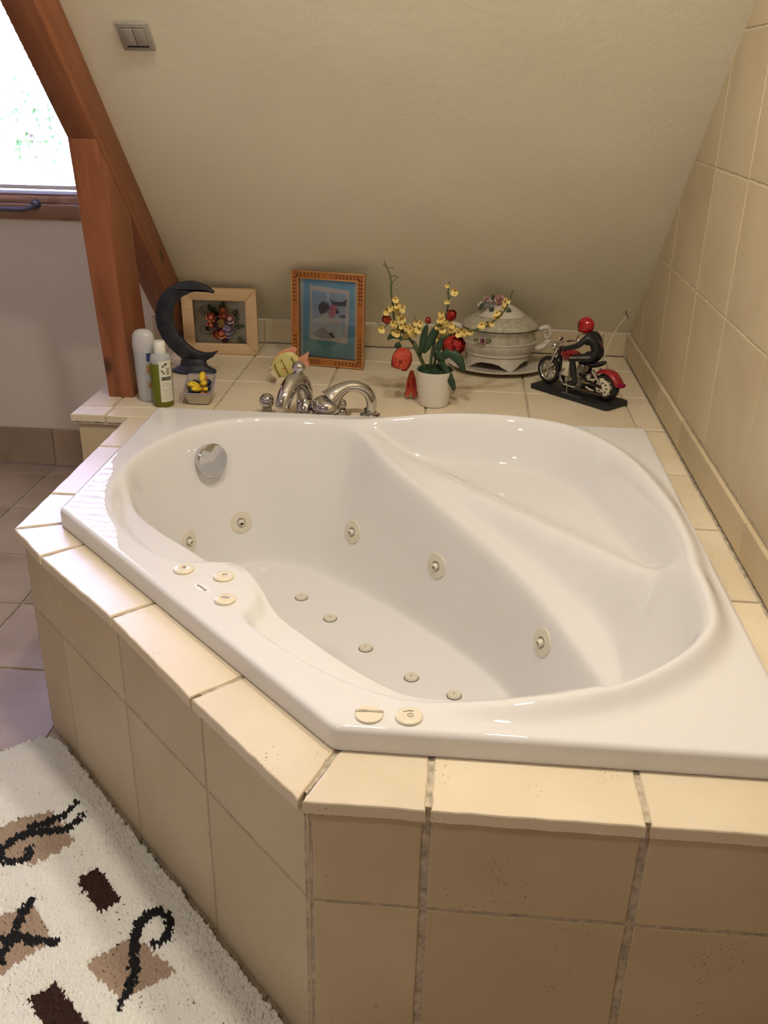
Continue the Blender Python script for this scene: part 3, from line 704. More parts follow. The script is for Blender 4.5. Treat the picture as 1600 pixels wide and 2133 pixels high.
# ---- flower maker
def petal(m, M, l, wd, cup, mi=0, seg=3):
    v = []; f = []; n = seg
    for i in range(n+1):
        t = i/n; wl = wd*math.sin(math.pi*(.12+.80*t))**.8
        for j in (-1, -.5, 0, .5, 1): v.append((l*t, wl*j, cup*(t*t)+cup*.55*j*j*t))
    for i in range(n):
        for j in range(4): a = i*5+j; f.append((a, a+1, a+6, a+5))
    m.add(v, f, mi, M)
def rosette(m, c, nrm, r, rings=3, mi=(0, 0, 0), rg=random, open_=.9):
    nrm = Vector(nrm).normalized(); q = Vector((0, 0, 1)).rotation_difference(nrm).to_matrix().to_4x4()
    for k in range(rings):
        n = 7-k if rings > 1 else 5
        for i in range(n):
            a = 2*math.pi*(i+.5*k)/n+rg.uniform(-.15, .15)
            el = math.radians(18+38*k)*open_ if rings > 1 else math.radians(10)
            M = Matrix.Translation(c) @ q @ Matrix.Rotation(a, 4, 'Z') @ Matrix.Translation((r*.06, 0, r*.12*k)) @ Matrix.Rotation(-el, 4, 'Y')
            petal(m, M, r*(1-.16*k), r*(.46-.05*k), r*.28, mi[min(k, len(mi)-1)])
def leaf(m, pts, wd, mi=0, fold=.15, up=(0, 0, 1)):
    P = [Vector(p) for p in spl(pts, 4)]; n = len(P); v = []; f = []
    for i in range(n):
        t = i/(n-1); tan = (P[min(i+1, n-1)]-P[max(i-1, 0)]).normalized(); s_ = tan.cross(Vector(up))
        if s_.length < 1e-3: s_ = Vector((1, 0, 0))
        s_.normalize(); nn = s_.cross(tan); w_ = wd*(math.sin(math.pi*(.08+.88*t))**.7)
        v += [P[i]-s_*w_+nn*w_*fold, P[i], P[i]+s_*w_+nn*w_*fold]
    for i in range(n-1): a = i*3; f += [(a, a+1, a+4, a+3), (a+1, a+2, a+5, a+4)]
    m.add(v, f, mi)

# ---- picture frames leaning on the slope
def lean(bl, br, top):
    pL, pR = onz(*bl, 0), onz(*br, 0); yaw_ = math.atan2(pR.y-pL.y, pR.x-pL.x); c = (pL+pR)/2
    d = ray(*top); n = Vector((0, TN, 1)); k = n.dot(Vector((0, YB, KNEE)))-.035; t = (k-n.dot(CAM))/n.dot(d); tp_ = CAM+d*t
    return c, (pR-pL).length, yaw_, tp_
mat('glass_clear', (1, 1, 1), 0.02, trans=1.0, ior=1.45)
MATS['picture_glass'] = MATS['window_glass']
def rails(name, parent, w_, h_, fw, dep, mt, M=None, b=.0015):
    out = []
    for k, poly in enumerate(([(-w_/2, 0), (w_/2, 0), (w_/2-fw, fw), (-w_/2+fw, fw)], [(-w_/2, h_), (w_/2, h_), (w_/2-fw, h_-fw), (-w_/2+fw, h_-fw)],
                              [(-w_/2, 0), (-w_/2, h_), (-w_/2+fw, h_-fw), (-w_/2+fw, fw)], [(w_/2, 0), (w_/2, h_), (w_/2-fw, h_-fw), (w_/2-fw, fw)])):
        out.append(MB().prism(inset(poly if k in (0, 3) else poly[::-1], .0002), 0, dep, MXZ, bev=b).obj(name, mt, parent, ang=40))
    return out
c, w_, yaw_, tp_ = lean((389, 733), (541, 737), (540, 601))
h_ = math.hypot(tp_.y-c.y, tp_.z)*.985; th_ = math.atan2(tp_.y-c.y, tp_.z)
fr1 = thing('flower_frame', 'pale wooden box frame holding a dried flower arrangement', 'picture frame', (c.x, c.y, .002), rot=(-th_, 0, yaw_))
rails('frame_rail', fr1, w_, h_, .040, .024, 'light_wood')
mat('paper_sage', (0.50, 0.47, 0.37), 0.9, col2=(0.64, 0.61, 0.52), vscale=9)
bk = MB().box(-w_/2+.03, w_/2-.03, -.004, .0, .03, h_-.03).obj('backing_paper', 'paper_sage', fr1)
iw, ih = w_-.08, h_-.08
for nm, cl_ in (('dry_rust', (.30, .075, .03)), ('dry_plum', (.06, .02, .025)), ('dry_coral', (.50, .16, .08)), ('dry_lilac', (.28, .22, .33)), ('dry_pink', (.50, .30, .30)), ('dry_leaf', (.05, .075, .035)), ('dry_gold', (.42, .30, .08)), ('dry_stem', (.22, .17, .10))):
    mat(nm, tuple(min(.9, q*1.5) for q in cl_), .8, var=.2, vscale=60)
rg = random.Random(5)
def fl_at(u_, v_): return (-iw/2+.0+iw*u_, -.010, .04+ih*(1-v_))
for (u_, v_, r, mt) in ((.33, .40, .020, 'dry_coral'), (.31, .56, .017, 'dry_coral'), (.57, .34, .020, 'dry_rust'), (.46, .38, .014, 'dry_plum'), (.42, .56, .017, 'dry_plum'), (.40, .80, .018, 'dry_rust'), (.54, .78, .022, 'dry_coral'), (.62, .62, .019, 'dry_lilac'), (.68, .66, .022, 'dry_lilac'), (.66, .78, .019, 'dry_lilac'),
                        (.71, .42, .021, 'dry_pink'), (.58, .20, .018, 'dry_rust'), (.56, .92, .016, 'dry_plum'), (.50, .66, .015, 'dry_plum'), (.61, .46, .014, 'dry_plum')):
    m = MB(); rosette(m, fl_at(u_, v_), (rg.uniform(-.3, .3), -1, rg.uniform(-.2, .3)), r, 3, (0,), rg); m.obj('dried_flower', mt, fr1, ang=60)
MB().lathe([(.0, .004), (.011, .003), (.015, .004), (.016, .0), (.014, -.003)], 20, M=T(fl_at(.51, .54), rx=math.pi/2) @ T((0, 0, .006)), caps=False).obj('dried_fruit_slice', 'dry_gold', fr1)
for (u_, v_, a, l) in ((.34, .20, 2.2, .034), (.40, .24, 2.0, .024), (.57, .12, 1.4, .03), (.80, .45, .4, .03), (.86, .60, .1, .036), (.80, .28, 1.0, .024), (.26, .66, 3.4, .026), (.88, .92, -.7, .03)):
    p = fl_at(u_, v_); m = MB(); e = (math.cos(a)*l/2, math.sin(a)*l/2)
    leaf(m, [(p[0]-e[0], p[1]-.004, p[2]-e[1]), (p[0], p[1]-.008, p[2]), (p[0]+e[0], p[1]-.002, p[2]+e[1])], .009, up=(0, -1, 0)); m.obj('dried_leaf', 'dry_leaf', fr1, ang=60)
for pts in ([(.30, .42), (.22, .34), (.15, .18)], [(.30, .62), (.14, .62), (.10, .74), (.20, .82), (.34, .78)], [(.72, .84), (.82, .94), (.95, 1.0)]):
    MB().tube(spl([fl_at(*q) for q in pts], 5), .0012, 6).obj('dried_stem', 'dry_stem', fr1)
MB().box(-w_/2+.035, w_/2-.035, -.020, -.0185, .035, h_-.035).obj('glass_pane', 'picture_glass', fr1)

c, w_, yaw_, tp_ = lean((612, 755), (759, 768), (698, 564))
h_ = math.hypot(tp_.y-c.y, tp_.z)*.985; th_ = math.atan2(tp_.y-c.y, tp_.z)
mat('frame_amber', (0.30, 0.10, 0.022), 0.35, col2=(0.40, 0.15, 0.035), vscale=20)
mat('gold_leaf', (0.72, 0.42, 0.16), 0.3, metal=.7)
mat('motif_brown', (0.05, 0.015, 0.008), 0.5)
mat('print_blue', (0.12, 0.40, 0.66), 0.6, col2=(0.26, 0.56, 0.72), vscale=14)
mat('print_teal', (0.12, 0.36, 0.44), 0.6, col2=(0.20, 0.48, 0.54), vscale=18)
mat('print_cream', (0.66, 0.62, 0.55), 0.6, col2=(0.74, 0.70, 0.66), vscale=16)
mat('print_sky', (0.28, 0.46, 0.66), 0.6, col2=(0.46, 0.60, 0.70), vscale=12)
mat('print_mist', (0.50, 0.60, 0.63), 0.6, col2=(0.64, 0.72, 0.75), vscale=14)
mat('print_dark', (0.045, 0.05, 0.07), 0.6, col2=(0.10, 0.10, 0.12), vscale=20)
mat('print_rose', (0.66, 0.20, 0.26), 0.6, col2=(0.52, 0.22, 0.28), vscale=20)
mat('print_stone', (0.34, 0.33, 0.31), 0.6, col2=(0.48, 0.46, 0.44), vscale=20)
fr2 = thing('painted_frame', 'amber wooden picture frame with dark leaf motifs around a blue print', 'picture frame', (c.x, c.y, .002), rot=(-th_, 0, yaw_))
fw = .026
rl = rails('frame_rail', fr2, w_, h_, fw, .020, 'frame_amber')
for (x0, x1, z0, z1, t) in ((-w_/2, w_/2, 0, h_, .0028), (-w_/2+fw-.003, w_/2-fw+.003, fw-.003, h_-fw+.003, .0025)):
    m = MB(); m.box(x0, x1, -.0225, -.018, z0, z0+t, b=.0008); m.box(x0, x1, -.0225, -.018, z1-t, z1, b=.0008); m.box(x0, x0+t, -.0225, -.018, z0, z1, b=.0008); m.box(x1-t, x1, -.0225, -.018, z0, z1, b=.0008)
    m.obj('gilt_edge', 'gold_leaf', fr2)
def motif(m, x, z, a, l):
    m.prism([(l*.5, 0), (0, l*.28), (-l*.5, 0), (0, -l*.28)], 0, .0006, MXZ @ Matrix.Translation((x, z, .0200)) @ Matrix.Rotation(a, 4, 'Z'))
for k in range(4):
    m = MB(); L_ = w_ if k < 2 else h_
    for s_ in (-1, 1):
        for i in range(7):
            d = (L_/2-.022-i*.0125)*s_
            for g in (-1, 1):
                if abs(d) < .012: continue
                if k < 2: motif(m, d, (fw/2 if k == 0 else h_-fw/2)+g*.0035, (.7*g if s_ > 0 else math.pi-.7*g), .0085)
                else: motif(m, (-1 if k == 2 else 1)*(w_/2-fw/2)+g*.0035, h_/2+d, math.pi/2*s_-.7*g*s_, .0085)
        motif(m, *((s_*.012, (fw/2 if k == 0 else h_-fw/2)) if k < 2 else ((-1 if k == 2 else 1)*(w_/2-fw/2), h_/2+s_*.012)), 0, .006)
    m.obj('leaf_motif', 'motif_brown', rl[k], ang=None, kind='stuff')
pw, ph = w_-2*fw, h_-2*fw
pr = MB().box(-pw/2-.004, pw/2+.004, -.004, 0, fw-.004, h_-fw+.004).obj('print', 'print_blue', fr2)
def pt(u_, v_): return (-pw/2+pw*u_, fw+ph*(1-v_))
def patch(nm, poly, mt, lv):
    MB().prism([pt(*q) for q in poly], .0041+lv*.00025, .0042+lv*.00025+.0002, MXZ).obj(nm, mt, pr, ang=None)
patch('print_patch', [(0, .72), (1, .78), (1, 1), (0, 1)], 'print_teal', 0)
patch('print_patch', [(0, .0), (.06, .0), (.05, 1), (0, 1)], 'print_mist', 1)
patch('print_patch', [(.94, 0), (1, 0), (1, 1), (.95, 1)], 'print_mist', 1)
patch('print_patch', [(.17, .08), (.50, .10), (.86, .12), (.85, .45), (.83, .80), (.50, .78), (.16, .77), (.18, .42)], 'print_cream', 2)
patch('print_patch', [(.21, .14), (.50, .16), (.80, .17), (.79, .40), (.78, .70), (.48, .72), (.20, .70), (.22, .40)], 'print_sky', 3)
patch('print_patch', [(.22, .52), (.36, .46), (.55, .52), (.74, .58), (.77, .72), (.48, .74), (.20, .72)], 'print_mist', 4)
patch('print_patch', [(.47, .15), (.52, .16), (.51, .26), (.46, .27)], 'print_mist', 5)
patch('print_patch', [(.32, .34), (.40, .27), (.50, .30), (.52, .37), (.44, .42), (.36, .44), (.33, .40)], 'print_dark', 5)
patch('print_patch', [(.53, .24), (.60, .27), (.72, .27), (.82, .23), (.80, .32), (.66, .32), (.56, .31)], 'print_dark', 5)
patch('print_patch', [(.52, .32), (.62, .31), (.66, .36), (.62, .44), (.56, .49), (.49, .47), (.51, .40)], 'print_rose', 6)
patch('print_patch', [(.68, .44), (.79, .43), (.79, .47), (.70, .47)], 'print_dark', 5)
patch('print_patch', [(.62, .36), (.67, .38), (.68, .42), (.64, .42)], 'print_dark', 6)
patch('print_patch', [(.37, .44), (.48, .42), (.54, .49), (.74, .48), (.72, .54), (.52, .54), (.40, .50)], 'print_cream', 6)
patch('print_patch', [(.25, .68), (.40, .60), (.56, .70), (.60, .74), (.40, .75), (.25, .72)], 'print_stone', 6)
patch('print_patch', [(.50, .68), (.56, .66), (.62, .73), (.56, .73)], 'print_dark', 7)
MB().box(-pw/2-.003, pw/2+.003, -.0125, -.0115, fw-.003, h_-fw+.003).obj('glass_pane', 'picture_glass', fr2)

# ---- ceramic fish
mat('fish_yellow', (0.52, 0.46, 0.16), 0.35, col2=(0.62, 0.54, 0.22), vscale=30)
mat('fish_cream', (0.66, 0.56, 0.40), 0.35); mat('fish_pink', (0.60, 0.20, 0.14), 0.4, col2=(0.66, 0.36, 0.22), vscale=40); mat('fish_olive', (0.16, 0.15, 0.03), 0.4); mat('fish_orange', (0.55, 0.17, 0.06), 0.4)
FY = 1.905; fx0 = ony(600, 795, FY).x
fish = thing('fish_figurine', 'small yellow striped ceramic fish with pink fins behind the faucet', 'figurine', (fx0, FY, 0))
def inflate(poly, th, ring=5):
    m = MB(); n = len(poly); cx_ = sum(p[0] for p in poly)/n; cz_ = sum(p[1] for p in poly)/n
    v = []; f = []
    ks = [(math.cos(math.pi/2*k/ring), math.sin(math.pi/2*k/ring)) for k in range(ring)]
    lv = [(a, -b) for a, b in ks[::-1]]+[(a, b) for a, b in ks[1:]]
    for (s_, t) in lv:
        for p in poly: v.append((cx_+(p[0]-cx_)*s_, t*th, cz_+(p[1]-cz_)*s_))
    for j in range(len(lv)-1):
        for i in range(n): f.append((j*n+i, j*n+(i+1) % n, (j+1)*n+(i+1) % n, (j+1)*n+i))
    a0 = len(v); v += [(cx_, -th, cz_), (cx_, th, cz_)]; e = (len(lv)-1)*n
    for i in range(n): f.append((a0, (i+1) % n, i)); f.append((a0+1, e+i, e+(i+1) % n))
    return m.add(v, f)
fb = spl(pxz([(561, 777), (565, 758), (572, 745), (582, 737), (597, 731), (612, 733), (621, 743), (625, 755), (618, 770), (604, 783), (588, 789), (572, 786)], FY, fx0), 3, True)
inflate(fb, .014).obj('body', 'fish_yellow', fish, ang=70)
hdp = spl(pxz([(560, 778), (564, 762), (571, 766), (578, 778), (583, 789), (571, 787)], FY, fx0), 3, True)
inflate([(a, b) for a, b in hdp], .0125).obj('head', 'fish_cream', fish, ang=70)
MB().prism(pxz([(569, 748), (581, 733), (596, 726), (612, 722), (619, 726), (616, 737), (600, 735), (584, 741)], FY, fx0), -.004, .004, MXZ, bev=.0015).obj('dorsal_fin', 'fish_pink', fish, ang=60)
MB().prism(pxz([(620, 746), (631, 740), (645, 731), (641, 745), (645, 764), (636, 764), (622, 757)], FY, fx0), -.004, .004, MXZ, bev=.0015).obj('tail_fin', 'fish_pink', fish, ang=60)
MB().prism(pxz([(578, 785), (596, 785), (604, 797), (588, 803), (574, 800)], FY, fx0), -.010, .010, MXZ, bev=.002).obj('foot', 'fish_cream', fish, ang=60)
for st in ([(572, 759), (576, 770), (584, 785)], [(585, 749), (593, 762), (600, 778)], [(606, 745), (610, 750), (612, 756)]):
    q = pxz(st, FY-.012, fx0); MB().tube(spl([(a, -.0135 if i == 1 else -.0115, b) for i, (a, b) in enumerate(q)], 4), .002, 6).obj('stripe', 'fish_olive', fish)
q = pxz([(592, 767), (566, 770)], FY-.012, fx0)
MB().ell((q[0][0], -.0125, q[0][1]), (.006, .002, .0055)).obj('spot', 'fish_orange', fish); MB().ell((q[1][0], -.0105, q[1][1]), (.0022, .0025, .0022)).obj('eye', 'ink', fish)

# ---- chrome taps
def ball_tap(px, py, y, r, lab):
    p = ony(px, py, y); t = thing('faucet_knob', lab, 'faucet knob', (p.x, y, 0))
    MB().lathe([(.030, 0), (.030, .004), (.022, .008), (.016, .012), (.013, max(.016, p.z-r*.85))], 28, caps=False).obj('stem', 'chrome', t)
    MB().ell((0, 0, p.z), r, 28, 18).obj('ball', 'chrome', t, ang=180)
    return t
ball_tap(556, 835, 1.60, .0225, 'round chrome ball tap knob beside the arched bath spout')
ball_tap(711, 842, 1.635, .0165, 'small chrome ball tap knob behind the hand shower head')
b0 = onz(636, 868, 0); sp = thing('bath_spout', 'arched chrome bath spout with a round knob on top', 'faucet', (b0.x, b0.y, 0))
def rel(o, p): return (p.x-o.x, p.y-o.y, p.z-o.z)
path = [(0, 0, .006), (0, 0, .024)]+[rel(b0, ony(a, b, y)) for a, b, y in ((636, 835, 1.618), (633, 812, 1.610), (624, 796, 1.592), (611, 796, 1.570), (600, 812, 1.545), (592, 832, 1.522), (588, 850, 1.510))]
path = spl(path, 5); n = len(path)
rads = [.029+(.0180-.029)*(i/(n-1))**1.1 for i in range(n)]
MB().tube(path, rads, 20, flat=1.15).obj('spout', 'chrome', sp, ang=60)
MB().lathe([(.037, 0), (.037, .004), (.032, .009), (.030, .012)], 28, caps=False).obj('base_flange', 'chrome', sp)
kp = rel(b0, ony(622, 766, 1.60)); k0 = rel(b0, ony(625, 800, 1.60))
MB().tube([k0, kp], [.016, .012], 16).obj('knob_stem', 'chrome', sp); MB().ell(kp, .0195, 28, 18).obj('diverter_knob', 'chrome', sp, ang=180)
b1 = onz(771, 866, 0); hs = thing('hand_shower', 'chrome hand shower with a curved handle resting beside the spout', 'shower head', (b1.x, b1.y, 0))
path = [(0, 0, .006)]+[rel(b1, ony(a, b, y)) for a, b, y in ((774, 838, 1.625), (766, 818, 1.62), (748, 806, 1.61), (726, 805, 1.60), (704, 816, 1.585), (688, 832, 1.575))]
path = spl(path, 5); n = len(path); rads = [.0155 if i < n*.62 else .0155+.020*((i/n-.62)/.38)**1.5 for i in range(n)]
MB().tube(path, rads, 18).obj('handle', 'chrome', hs, ang=60)
hc = rel(b1, ony(680, 842, 1.57)); Mh = T(hc, rx=.18, ry=.12)
MB().lathe([(.0, .022), (.020, .020), (.034, .011), (.0415, -.002), (.0425, -.009), (.041, -.012)], 36, M=Mh, caps=False).obj('head', 'chrome', hs, ang=60)
MB().lathe([(.0405, -.011), (.0400, -.016)], 36, M=Mh, caps=False).obj('rubber_seal', 'rubber', hs)
MB().lathe([(.0415, -.015), (.040, -.020), (.034, -.022), (.030, -.027), (.0, -.029)], 36, M=Mh, caps=False).obj('spray_face', 'chrome_dark', hs)
MB().lathe([(.030, 0), (.030, .004), (.021, .008), (.0185, .020), (.0175, .022)], 28, caps=False).obj('base_flange', 'chrome', hs)

# ---- small dish with coloured soaps
mat('dish_glaze', (0.42, 0.36, 0.27), 0.3, col2=(0.50, 0.44, 0.34), vscale=20); mat('dish_rim', (0.30, 0.26, 0.34), 0.3)
dc = Vector((-.583, 1.690, 0)); dish = thing('soap_dish', 'small square tapered ceramic dish with lilac rim beside the tub', 'dish', dc, rz=.05)
m = MB(); v = []; f = []; rings = [(.028, .006), (.030, .004), (.044, .052), (.0405, .052), (.027, .012)]
def rsq(h, r=.2, n=5):
    out = []
    for q in range(4):
        cx_, cy_ = [(1, 1), (-1, 1), (-1, -1), (1, -1)][q]
        for i in range(n+1): a = math.pi/2*(q+i/n); out.append((h*(cx_*(1-r)+r*math.cos(a)), h*(cy_*(1-r)+r*math.sin(a))))
    return out
K = len(rsq(1))
for (h, z) in rings: v += [(x, y, z+(y*.42 if z > .05 else 0)+(.004 if z > .05 else 0)) for x, y in rsq(h)]
for j in range(len(rings)-1):
    for i in range(K): f.append((j*K+i, j*K+(i+1) % K, (j+1)*K+(i+1) % K, (j+1)*K+i))
f.append(list(reversed(range(K)))); f.append([(len(rings)-1)*K+i for i in range(K)])
m.add(v, f); m.obj('bowl', 'dish_glaze', dish, ang=50)
MB().tube([(x, y, .0565+y*.42) for x, y in rsq(.0425)], .0024, 8, closed=True).obj('rim', 'dish_rim', dish)
for sx_ in (-1, 1):
    for sy_ in (-1, 1): MB().ell((sx_*.020, sy_*.020, .0045), (.007, .007, .0045), 10, 6).obj('foot', 'dish_glaze', dish)
mat('soap_yellow', (0.72, 0.50, 0.03), 0.4); mat('soap_navy', (0.02, 0.022, 0.05), 0.35); mat('soap_amber', (0.35, 0.12, 0.03), 0.3); mat('soap_green', (0.02, 0.05, 0.04), 0.35)
dark = MB().ell((0, 0, 0), (.0125, .011, .010), 12, 8).mesh('pebble', 'soap_navy', 180)
for i, (x, y, z, mt) in enumerate(((-.018, .016, .042, 'navy'), (.020, .018, .044, 'navy'), (.022, -.002, .040, 'navy'), (-.021, -.008, .034, 'green'), (.0, .002, .030, 'navy'), (-.020, -.022, .032, 'green'), (.010, .022, .050, 'amber'), (.016, -.020, .034, 'amber'))):
    me_ = dark.copy(); me_.materials[0] = MATS['soap_'+mt]
    lab = {'navy': 'dark navy bath pearl lying in the square dish', 'green': 'dark green bath pearl lying in the square dish', 'amber': 'amber brown bath pearl lying in the square dish'}[mt]
    link('bath_pearl', me_, None, (dc.x+x, dc.y+y, z+.40*y+.006), (0, 0, i), None, lab, 'bath pearl', mt+' bath pearls in the dish')
def shell_soap(x, y, z, a, l, lab, tilt=.2):
    m = MB(); m.ell((0, 0, 0), (l*.5, l*.26, l*.22), 16, 10)
    for j in range(-2, 3): m.tube(spl([(-l*.48, 0, .0), (0, j*l*.10, l*.205), (l*.46, j*l*.06, .0)], 4), l*.035, 5)
    m.obj('shell_soap', 'soap_yellow', None, ang=60, loc=(dc.x+x, dc.y+y, z+.42*y+.004), rot=(0, tilt, a), label=lab, cat='soap', group='yellow soaps in the dish')
shell_soap(-.016, -.008, .055, .35, .040, 'yellow shell-shaped soap lying on the left of the soap heap')
shell_soap(-.002, -.024, .055, .9, .040, 'yellow shell-shaped soap at the front edge of the dish')
shell_soap(.014, -.004, .058, 1.9, .042, 'yellow shell-shaped soap in the middle of the soap heap', .3)
shell_soap(.006, .014, .066, 1.6, .036, 'yellow shell-shaped soap on top of the heap, standing upright', -.7)
shell_soap(.022, -.020, .052, 2.2, .030, 'small yellow shell-shaped soap at the right of the soap heap')

# ---- bottles
mat('clear_plastic', (0.62, 0.64, 0.66), 0.22, trans=.35, ior=1.4); mat('cap_clear', (0.70, 0.70, 0.70), 0.28, trans=.3, ior=1.4)
mat('label_blue', (0.03, 0.04, 0.16), 0.4); mat('label_orange', (0.42, 0.24, 0.10), 0.5); mat('label_white', (0.66, 0.64, 0.54), 0.5); mat('green_gel', (0.18, 0.20, 0.015), 0.15, trans=.25, ior=1.4); mat('cap_white', (0.78, 0.76, 0.70), 0.35); mat('label_green', (0.02, 0.035, 0.015), 0.5); mat('label_grey', (0.30, 0.32, 0.24), .6)
def wrap(r, a0, a1, z0, z1, n=8, sx=1, sy=1, th=.0004):
    m = MB(); v = []; f = []
    for i in range(n+1):
        a = a0+(a1-a0)*i/n
        for z in (z0, z1): v.append((r*math.cos(a)*sx, r*math.sin(a)*sy, z))
    for i in range(n): f.append((2*i, 2*i+2, 2*i+3, 2*i+1))
    return m.add(v, f)
p = onz(305, 838, 0); bo = thing('shower_gel_bottle', 'clear grey shower gel bottle with a domed cap beside the post', 'bottle', (p.x, 1.688, 0), rz=-.15)
MB().lathe([(.024, 0), (.028, .003), (.0295, .02), (.034, .14), (.0345, .150), (.034, .153)], 32, sy=.75).obj('body', 'clear_plastic', bo)
MB().lathe([(.0345, .153), (.036, .165), (.0355, .185), (.032, .203), (.024, .214), (.012, .2185), (.0, .219)], 32, sy=.75, caps=False).obj('cap', 'cap_clear', bo, ang=60)
def D(a): return math.radians(a)
wrap(.0350, D(-62), D(-35), .128, .152, sy=.75).obj('blue_emblem', 'label_blue', bo)
wrap(.0335, D(-66), D(-36), .090, .116, sy=.75).obj('orange_print', 'label_orange', bo)
wrap(.0315, D(-66), D(-40), .045, .062, sy=.75).obj('orange_print', 'label_orange', bo)
p = onz(343, 842, 0); bo = thing('shampoo_bottle', 'green shampoo bottle with white cap and white leaf-print label', 'bottle', (p.x, 1.650, 0), rz=0)
MB().lathe([(.027, 0), (.030, .002), (.031, .006), (.0315, .132), (.031, .133)], 36).obj('gel_body', 'green_gel', bo)
MB().lathe([(.0315, .133), (.031, .146), (.028, .154), (.018, .160), (.014, .162)], 36).obj('clear_shoulder', 'clear_plastic', bo)
MB().lathe([(.0165, .160), (.0175, .162), (.0170, .192), (.0155, .195), (.0, .1955)], 28, caps=False).obj('cap', 'cap_white', bo)
lb = wrap(.0319, D(-84), D(-8), .018, .142, 12).obj('paper_label', 'label_white', bo)
wrap(.0322, D(-74), D(-18), .084, .094, 10).obj('label_band', 'label_green', lb)
wrap(.0322, D(-46), D(-28), .100, .121, 6).obj('label_fruit', 'label_grey', lb)
for (a, z) in ((-68, .112), (-60, .106), (-63, .126), (-52, .131), (-44, .133)): wrap(.0322, D(a-4), D(a+4), z-.003, z+.003, 3).obj('label_leaf', 'label_green', lb)
for z in (.074, .068, .056, .050, .044, .034, .028): wrap(.0321, D(-70), D(-26-(z*1000 % 17)), z-.0006, z+.0006, 8).obj('label_line', 'label_grey', lb)
tm = text_mesh('KLORANE', .0075); tm.materials.clear(); tm.materials.append(MATS['label_white'])
for q in tm.vertices:
    a = D(-46)+q.co.x/.0325; q.co = Vector((.03235*math.cos(a), .03235*math.sin(a), .089+q.co.y))
link('lettering', tm, lb)

# ---- light switch on the slope
n_ = Vector((0, TN, 1)); d = ray(283, 73); t = (n_.dot(Vector((0, YB, KNEE)))-n_.dot(CAM))/n_.dot(d); p = CAM+d*t
Ms = frame((0, 0, 0), (1, 0, 0), (0, -math.cos(SL), math.sin(SL)))
sw = thing('light_switch', 'grey double rocker light switch on the sloped ceiling', 'light switch', p, rot=Ms.to_euler())
MB().box(-.0405, .0405, -.0405, .0405, -.001, .009, b=.0025).obj('cover_plate', 'silver_plastic', sw)
MB().box(-.028, .028, -.029, .029, .0088, .0095).obj('rocker_recess', 'black_plastic', sw)
for s_ in (-1, 1): MB().box(s_*.0142-.0135, s_*.0142+.0135, -.021, .028, .009, .0128, b=.001).obj('rocker', 'silver_plastic', sw)

# ---- potted artificial orchid
mat('pot_white', (0.70, 0.66, 0.58), 0.35, var=.02, vscale=6); mat('moss', (0.018, 0.05, 0.018), 0.9, var=.4, vscale=70, bump=.8, bscale=160)
mat('leaf_green', (0.022, 0.050, 0.022), 0.45, var=.25, vscale=30); mat('stem_green', (0.06, 0.085, 0.03), 0.5, var=.2, vscale=40)
mat('orchid_yellow', (0.62, 0.45, 0.10), 0.6, col2=(0.70, 0.56, 0.22), vscale=70); mat('orchid_brown', (0.22, 0.09, 0.015), 0.6)
mat('bloom_red', (0.30, 0.008, 0.008), 0.6, col2=(0.42, 0.03, 0.02), vscale=50); mat('bloom_pink', (0.36, 0.012, 0.03), 0.6, col2=(0.50, 0.09, 0.02), vscale=40)
PC = Vector((.122, 1.765, 0)); PY = PC.y
pot = thing('potted_orchid', 'artificial yellow orchid with red blooms in a white pot', 'potted plant', PC)
def pp(px, py, dy=0.0): q = ony(px, py, PY+dy); return (q.x-PC.x, dy, q.z)
MB().lathe([(.040, 0), (.0435, .002), (.0455, .008), (.0580, .108), (.0585, .111), (.0565, .111), (.0545, .100)], 44, caps=False).obj('pot', 'pot_white', pot, ang=50)
m = MB(); rg = random.Random(9)
m.lathe([(.0545, .099), (.050, .106), (.036, .113), (.018, .117), (.0, .118)], 28, caps=False)
for i in range(420):
    a = rg.uniform(0, 6.28); r = .052*math.sqrt(rg.random()); z = .118-.016*(r/.053)**2
    m.add([(-.0016, 0, 0), (.0016, 0, 0), (rg.uniform(-.003, .003), rg.uniform(-.003, .003), rg.uniform(.006, .012))], [(0, 1, 2)], 0, T((r*math.cos(a), r*math.sin(a), z), 0, 0, a))
m.obj('moss', 'moss', pot, ang=None, kind='stuff')
stems = [[(893, 785), (876, 748), (858, 712), (838, 690), (822, 668), (819, 640), (815, 612), (815, 595), (813, 575), (806, 558), (801, 543)],
         [(897, 785), (898, 745), (906, 710), (918, 680), (930, 655), (934, 625), (934, 600), (936, 586)],
         [(902, 785), (908, 742), (922, 708), (950, 694), (985, 688), (1015, 678), (1044, 655), (1056, 638), (1066, 612), (1071, 604)],
         [(890, 785), (870, 722), (856, 708), (838, 707), (832, 712)], [(899, 785), (920, 740), (933, 715)], [(888, 785), (885, 760), (876, 742)]]
def dyo(k, i, n): return [.0, .01, -.01, -.02, -.015, .0][k]*i/n
for k, st in enumerate(stems):
    P = spl([pp(a, b, dyo(k, i, len(st)-1)) for i, (a, b) in enumerate(st)], 4); n = len(P)
    MB().tube(P, [.0036*(1-i/n)+.0011 for i in range(n)] if k < 3 else .0024, 7).obj('stem', 'stem_green', pot, ang=60)
